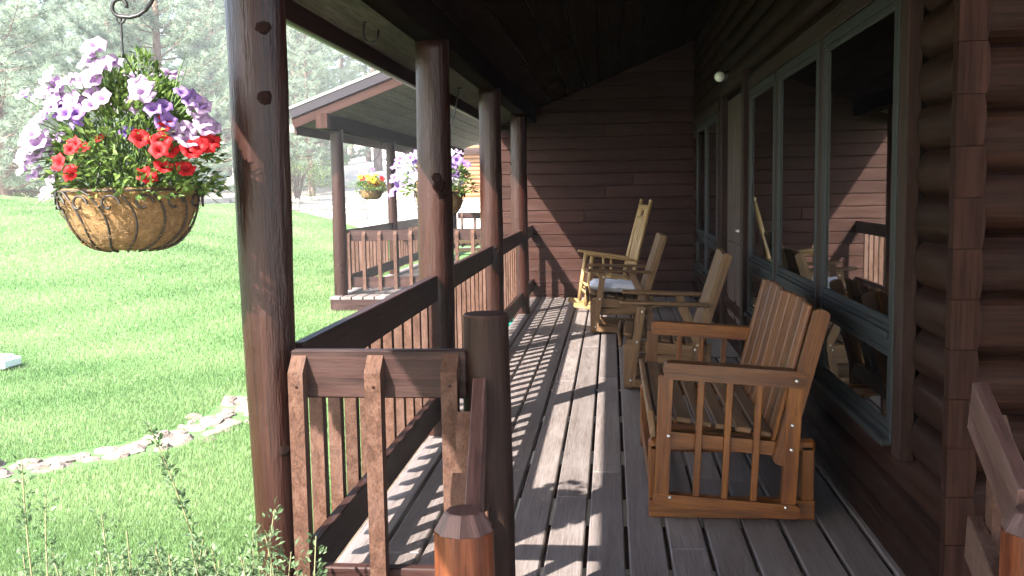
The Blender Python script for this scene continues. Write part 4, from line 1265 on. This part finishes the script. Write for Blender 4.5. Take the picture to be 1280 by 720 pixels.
# ------------------------------------------------------------------ trees
def pine_parts(seed, Ht, z0, Lmax, ntuft=1.0, needles=22, nl=.2, nw=.013, gap=.42):
    r = np.random.default_rng(seed); pr = random.Random(seed)
    wood_ = MB(); tc, td = [], []
    tr_pts = [(.05 * math.sin(z * .6 + seed), .05 * math.cos(z * .5), z) for z in np.linspace(0, Ht, 14)]
    wood_.tube(tr_pts, [max(.015, .19 * (Ht / 10) * (1 - i / 13.5)) for i in range(14)], 10, False, .5, .06)
    limb = MB()
    z = z0
    while z < Ht - .3:
        nb_ = pr.randint(3, 5); a0 = pr.uniform(0, 6.28)
        for k in range(nb_):
            a = a0 + 6.283 * k / nb_ + pr.uniform(-.4, .4)
            f = (z - z0) / (Ht - z0)
            L = Lmax * (1 - f) ** .75 * pr.uniform(.6, 1.1) + .25
            up = pr.uniform(-.12, .22) + f * .5
            p = V((0, 0, z + pr.uniform(-.1, .1))); pts = [p]; n = 6
            d = V((math.cos(a), math.sin(a), up))
            for i in range(n):
                d = (d + V((pr.uniform(-.12, .12), pr.uniform(-.12, .12), -.05 + .05 * i))).normalized()
                p = p + d * (L / n); pts.append(p)
            limb.tube(pts, [max(.006, .035 * (L / 3) * (1 - i / 6.6)) for i in range(7)], 5, False)
            for i in range(1, 7):
                q = pts[i]; dd = (pts[i] - pts[i - 1]).normalized()
                for s in (-1, 1):
                    if i < 3 and pr.random() < .5: continue
                    sd = V((-dd.y, dd.x, 0)) * s
                    tl = L * .26 * pr.uniform(.5, 1.1) * (1.15 - i / 8)
                    e = q + (sd * .8 + dd * .7 + V((0, 0, pr.uniform(-.1, .3)))).normalized() * tl
                    limb.tube([q, e], [.010, .004], 4, False)
                    m_ = max(1, int(ntuft * tl / .17))
                    for j in range(m_):
                        g = (j + 1) / m_; c = q.lerp(e, .35 + .65 * g)
                        tc.append(c); td.append((e - q).normalized())
                        if pr.random() < .5:
                            o_ = V((pr.gauss(0, 1), pr.gauss(0, 1), pr.gauss(.3, .6))).normalized()
                            tc.append(c + o_ * .12); td.append(o_)
            tc.append(pts[-1]); td.append(d)
        z += gap * pr.uniform(.7, 1.4)
    c = np.array([tuple(x) for x in tc]); d = np.array([tuple(x) for x in td]); T = len(c)
    C_ = np.repeat(c, needles, 0); D_ = np.repeat(d, needles, 0); K = len(C_)
    nd = D_ * .75 + r.normal(size=(K, 3)) * .62; nd /= np.linalg.norm(nd, axis=1, keepdims=True)
    ln = nl * r.uniform(.65, 1.15, K)[:, None]
    s = np.cross(nd, r.normal(size=(K, 3))); s /= np.linalg.norm(s, axis=1, keepdims=True) + 1e-9
    b0 = C_ - nd * .01
    v = np.stack([b0 - s * nw * .5, b0 + s * nw * .5, b0 + nd * ln], 1).reshape(-1, 3)
    f = np.arange(3 * K).reshape(-1, 3)
    rn = np.clip(np.repeat(r.random(T), needles) * .7 + r.random(K) * .3, 0, 1)
    return wood_, limb, v, f, rn
def pine(seed, label, grp, mat='needle', **kw):
    w, l, v, f, rn = pine_parts(seed, **kw)
    t = thing('pine_tree', label, 'pine tree', (0, 0, 0), 0, grp)
    w.build('trunk', M['bark'], t, False); l.build('limbs', M['bark'], t, False)
    np_mesh('crown', v, f, M[mat], t, rn)
    return t
PG = 'pine trees beyond the lawn'
big = [pine(1, '', PG, Ht=12, z0=1.0, Lmax=4.0, nl=.30, nw=.022, needles=22, ntuft=1.25, gap=.38), pine(2, '', PG, Ht=13.5, z0=1.3, Lmax=4.3, nl=.30, nw=.022, needles=22, ntuft=1.25, gap=.38), pine(3, '', PG, Ht=10.5, z0=.7, Lmax=3.7, nl=.30, nw=.022, needles=22, ntuft=1.25, gap=.38)]
spots = [(-18.6, 28.5, 0, 1.0), (-15.6, 33.0, 1, .95), (-22.3, 31.5, 2, 1.15), (-20.2, 38.6, 2, 1.15), (-19.5, 58, 0, 1.15), (-26.5, 39, 1, 1.1), (-23.5, 46, 0, 1.2), (-17.6, 54, 1, 1.1), (-15.6, 50, 2, 1.0), (-28.0, 52, 2, 1.5), (-33.5, 48, 0, 1.3), (-24.0, 58, 1, 1.3)]
where = ['far left of the near row', 'straight behind the big flower basket', 'second from the left edge, half hidden', 'behind the basket blooms, broad and low', 'just left of the nearest log post', 'at the left edge behind the near row',
         'tall one in the second row left of the basket', 'between the nearest post and the cabin gable, farther back', 'low one under the neighbouring gable', 'rear one filling the left gap', 'outermost left one in the rear row', 'rear one above the basket hook']
for i, (x, y, k, s) in enumerate(spots):
    o = big[k] if i in (0, 1, 2) and k == i else copy_tree(big[k])
    o.location = (x, y, float(hill_z(x, y)) - .1); o.rotation_euler = (0, 0, i * 1.37); o.scale = (s, s, s)
    o['label'] = 'pale pine beyond the lawn, ' + where[i]
# airy light green broadleaf bushes at the foot of the pines
def bush(loc, label, w, h, n, mat='leafy', leaf=(.07, .13)):
    t = thing('leafy_bush', label, 'bush', loc, 0, 'light green bushes at the edge of the woods')
    mb = MB()
    for _ in range(16):
        a = random.uniform(0, 6.28); r_ = random.uniform(.1, .6) * w; mb.tube([(0, 0, 0), (r_ * .4 * math.cos(a), r_ * .4 * math.sin(a), h * .5), (r_ * math.cos(a), r_ * math.sin(a), h * random.uniform(.7, .95))], [.04, .025, .008], 5, False)
    mb.build('stems', M['bark'], t, False)
    cl = rng.normal(size=(28, 3)) * np.array([w * .42, w * .42, h * .2]) + np.array([0, 0, h * .6])
    c = cl[rng.integers(0, 28, n)] + rng.normal(size=(n, 3)) * np.array([.28, .28, .24]) * (w / 2)
    c[:, 2] = np.maximum(c[:, 2], .15)
    leaf_cloud(c, rng.normal(size=(n, 3)), rng.uniform(leaf[0], leaf[1], n), M[mat], 'crown', t, .6)
    return t
for (x, y, w, h, l) in ((-16.6, 51, 2.2, 4.2, 'tall light bush left of the neighbouring front post'), (-15.2, 46.5, 1.8, 2.6, 'round light bush right behind the nearest post'), (-19.0, 30.0, 1.5, 1.9, 'small pale bush at the crest of the lawn on the left'), (-15.0, 30.4, 1.3, 1.5, 'low pale bush under the basket at the crest of the lawn'), (-21.5, 33, 1.9, 2.4, 'wide pale bush at the left edge of the lawn crest')):
    bush((x, y, float(hill_z(x, y)) - .1), l, w, h, 2600)
# lodgepole pines on the hill
FG = 'pine trees on the far hillside'
fars = [pine(21 + i, 'tall slim pine with a bare trunk on the far hillside', FG, 'needle_far', Ht=14 + 2 * i, z0=4.0 + .8 * i, Lmax=2.4, nl=.34, nw=.035, needles=16, ntuft=.7, gap=.6) for i in range(3)]
fi = 0
fr_rng = random.Random(5)
for i in range(50):
    ratio = fr_rng.uniform(-.43, -.10) if i < 38 else fr_rng.uniform(-.75, -.4)
    y = fr_rng.uniform(64, 105) if i < 38 else fr_rng.uniform(55, 90)
    x = ratio * y
    o = fars[i] if i < 3 else copy_tree(fars[i % 3])
    o.location = (x, y, float(hill_z(x, y)) - .1); o.rotation_euler = (0, 0, i * 2.1); s = fr_rng.uniform(.85, 1.25); o.scale = (s, s, s)
    o['label'] = 'tall slim pine with a bare trunk on the far hillside'

# rail fence
fn = thing('rail_fence', 'grey split rail fence along the bright road beyond the lawn', 'fence', (-9, 35, .15))
for i in range(11):
    x = -16.5 + i * 1.75 * 1.45; zb = .12
    mb = MB(); mb.tube([(x, 35, zb - .2), (x + random.uniform(-.03, .03), 35, zb + 1.02)], [.07, .06], 8, True, None, .06); mb.build('post', M['fence'], fn)
    if i < 10:
        for z in (.30, .74, 1.0):
            x2 = x + 1.75 * 1.45; mb = MB(); mb.tube([(x - .05, 34.95, z + random.uniform(-.03, .03)), ((x + x2) / 2, 34.95, z - .02), (x2 + .05, 34.95, z + random.uniform(-.03, .03))], [.04, .047, .04], 7, True, None, .06); mb.build('rail', M['fence'], fn)
# far honey coloured cabin
fc = thing('far_cabin', 'distant honey coloured log cabin between the second and third posts', 'cabin', (-7.0, 46, float(hill_z(-7, 46))))
mb = MB()
for i in range(13): mb.tube([(-2.2, 0, .1 + i * .2), (1.6, 0, .1 + i * .2)], .105, 8)
mb.build('wall', M['orange_log'], fc, False)
mb = MB(); mb.board((-.3, 1.6, 2.75), (4.8, 4.4, .16), Euler((R(12), 0, 0)).to_matrix()); mb.build('roof', M['stain'], fc, False)
mb = MB(); mb.board((-.3, 1.5, 1.3), (3.7, 2.8, 2.6)); mb.build('body', M['orange_log'], fc, False)

# ------------------------------------------------------------------ haze: closed box of thin air added to imitate veiling glare
hm = bpy.data.meshes.new('haze'); bm = bmesh.new(); bmesh.ops.create_cube(bm, size=1.0); bm.to_mesh(hm); bm.free()
m = bpy.data.materials.new('glare_haze'); m.use_nodes = True; nt = m.node_tree
nt.nodes.remove(nt.nodes['Principled BSDF'])
pv = nt.nodes.new('ShaderNodeVolumePrincipled'); pv.inputs['Color'].default_value = (.97, .98, 1, 1); pv.inputs['Density'].default_value = .0015; pv.inputs['Anisotropy'].default_value = 0.0
nt.links.new(pv.outputs[0], nt.nodes['Material Output'].inputs['Volume'])
hm.materials.append(m); hz = bpy.data.objects.new('haze', hm); COL.objects.link(hz); hz.scale = (500, 370, 36); hz.location = (0, 35, 15.5); hz['kind'] = 'stuff'; tag(hz, 'pale haze added over the lawn and woods for a veil of glare', 'haze')
# ------------------------------------------------------------------ light, sky, camera
w = bpy.data.worlds.new('World'); sc.world = w; w.use_nodes = True
nt = w.node_tree; bg = nt.nodes['Background']
sky = nt.nodes.new('ShaderNodeTexSky'); sky.sky_type = 'NISHITA'; sky.sun_disc = False
sd = V((-1, -1.4, 1.53)).normalized()
elev = math.asin(sd.z); azi = math.atan2(sd.x, sd.y)
sky.sun_elevation = elev; sky.sun_rotation = azi
sky.air_density = 1.0; sky.dust_density = 2.0; sky.ozone_density = 1.0
nt.links.new(sky.outputs[0], bg.inputs['Color']); bg.inputs['Strength'].default_value = .125
sl = bpy.data.lights.new('sun', 'SUN'); sl.energy = 4.5; sl.angle = R(.53); sl.color = (1.0, .95, .88)
so = bpy.data.objects.new('sun', sl); COL.objects.link(so); so.rotation_euler = (-sd).to_track_quat('-Z', 'Y').to_euler(); so.location = (-10, -14, 16)

cam = bpy.data.cameras.new('camera'); co = bpy.data.objects.new('camera', cam); COL.objects.link(co); sc.camera = co
cam.sensor_width = 36; cam.lens = 36 * 1220 / 1280; cam.clip_start = .05; cam.clip_end = 2000
yaw, pitch, roll = R(5.85), R(5.77), R(-.99)
fw = V((-math.sin(yaw) * math.cos(pitch), math.cos(yaw) * math.cos(pitch), -math.sin(pitch)))
rt = V((math.cos(yaw), math.sin(yaw), 0)); up = rt.cross(fw)
r2 = rt * math.cos(roll) + up * math.sin(roll); u2 = up * math.cos(roll) - rt * math.sin(roll)
mt = Matrix((r2, u2, -fw)).transposed().to_4x4(); mt.translation = V((0, 0, 1.34)); co.matrix_world = mt

sc.view_settings.view_transform = 'Standard'; sc.view_settings.look = 'None'; sc.view_settings.gamma = 1; sc.view_settings.use_curve_mapping = False
sc.view_settings.exposure = 3.0
sc.render.engine = 'CYCLES'
cy = sc.cycles
cy.use_denoising = True; cy.max_bounces = 10; cy.diffuse_bounces = 5; cy.glossy_bounces = 4; cy.transparent_max_bounces = 12; cy.sample_clamp_indirect = 8
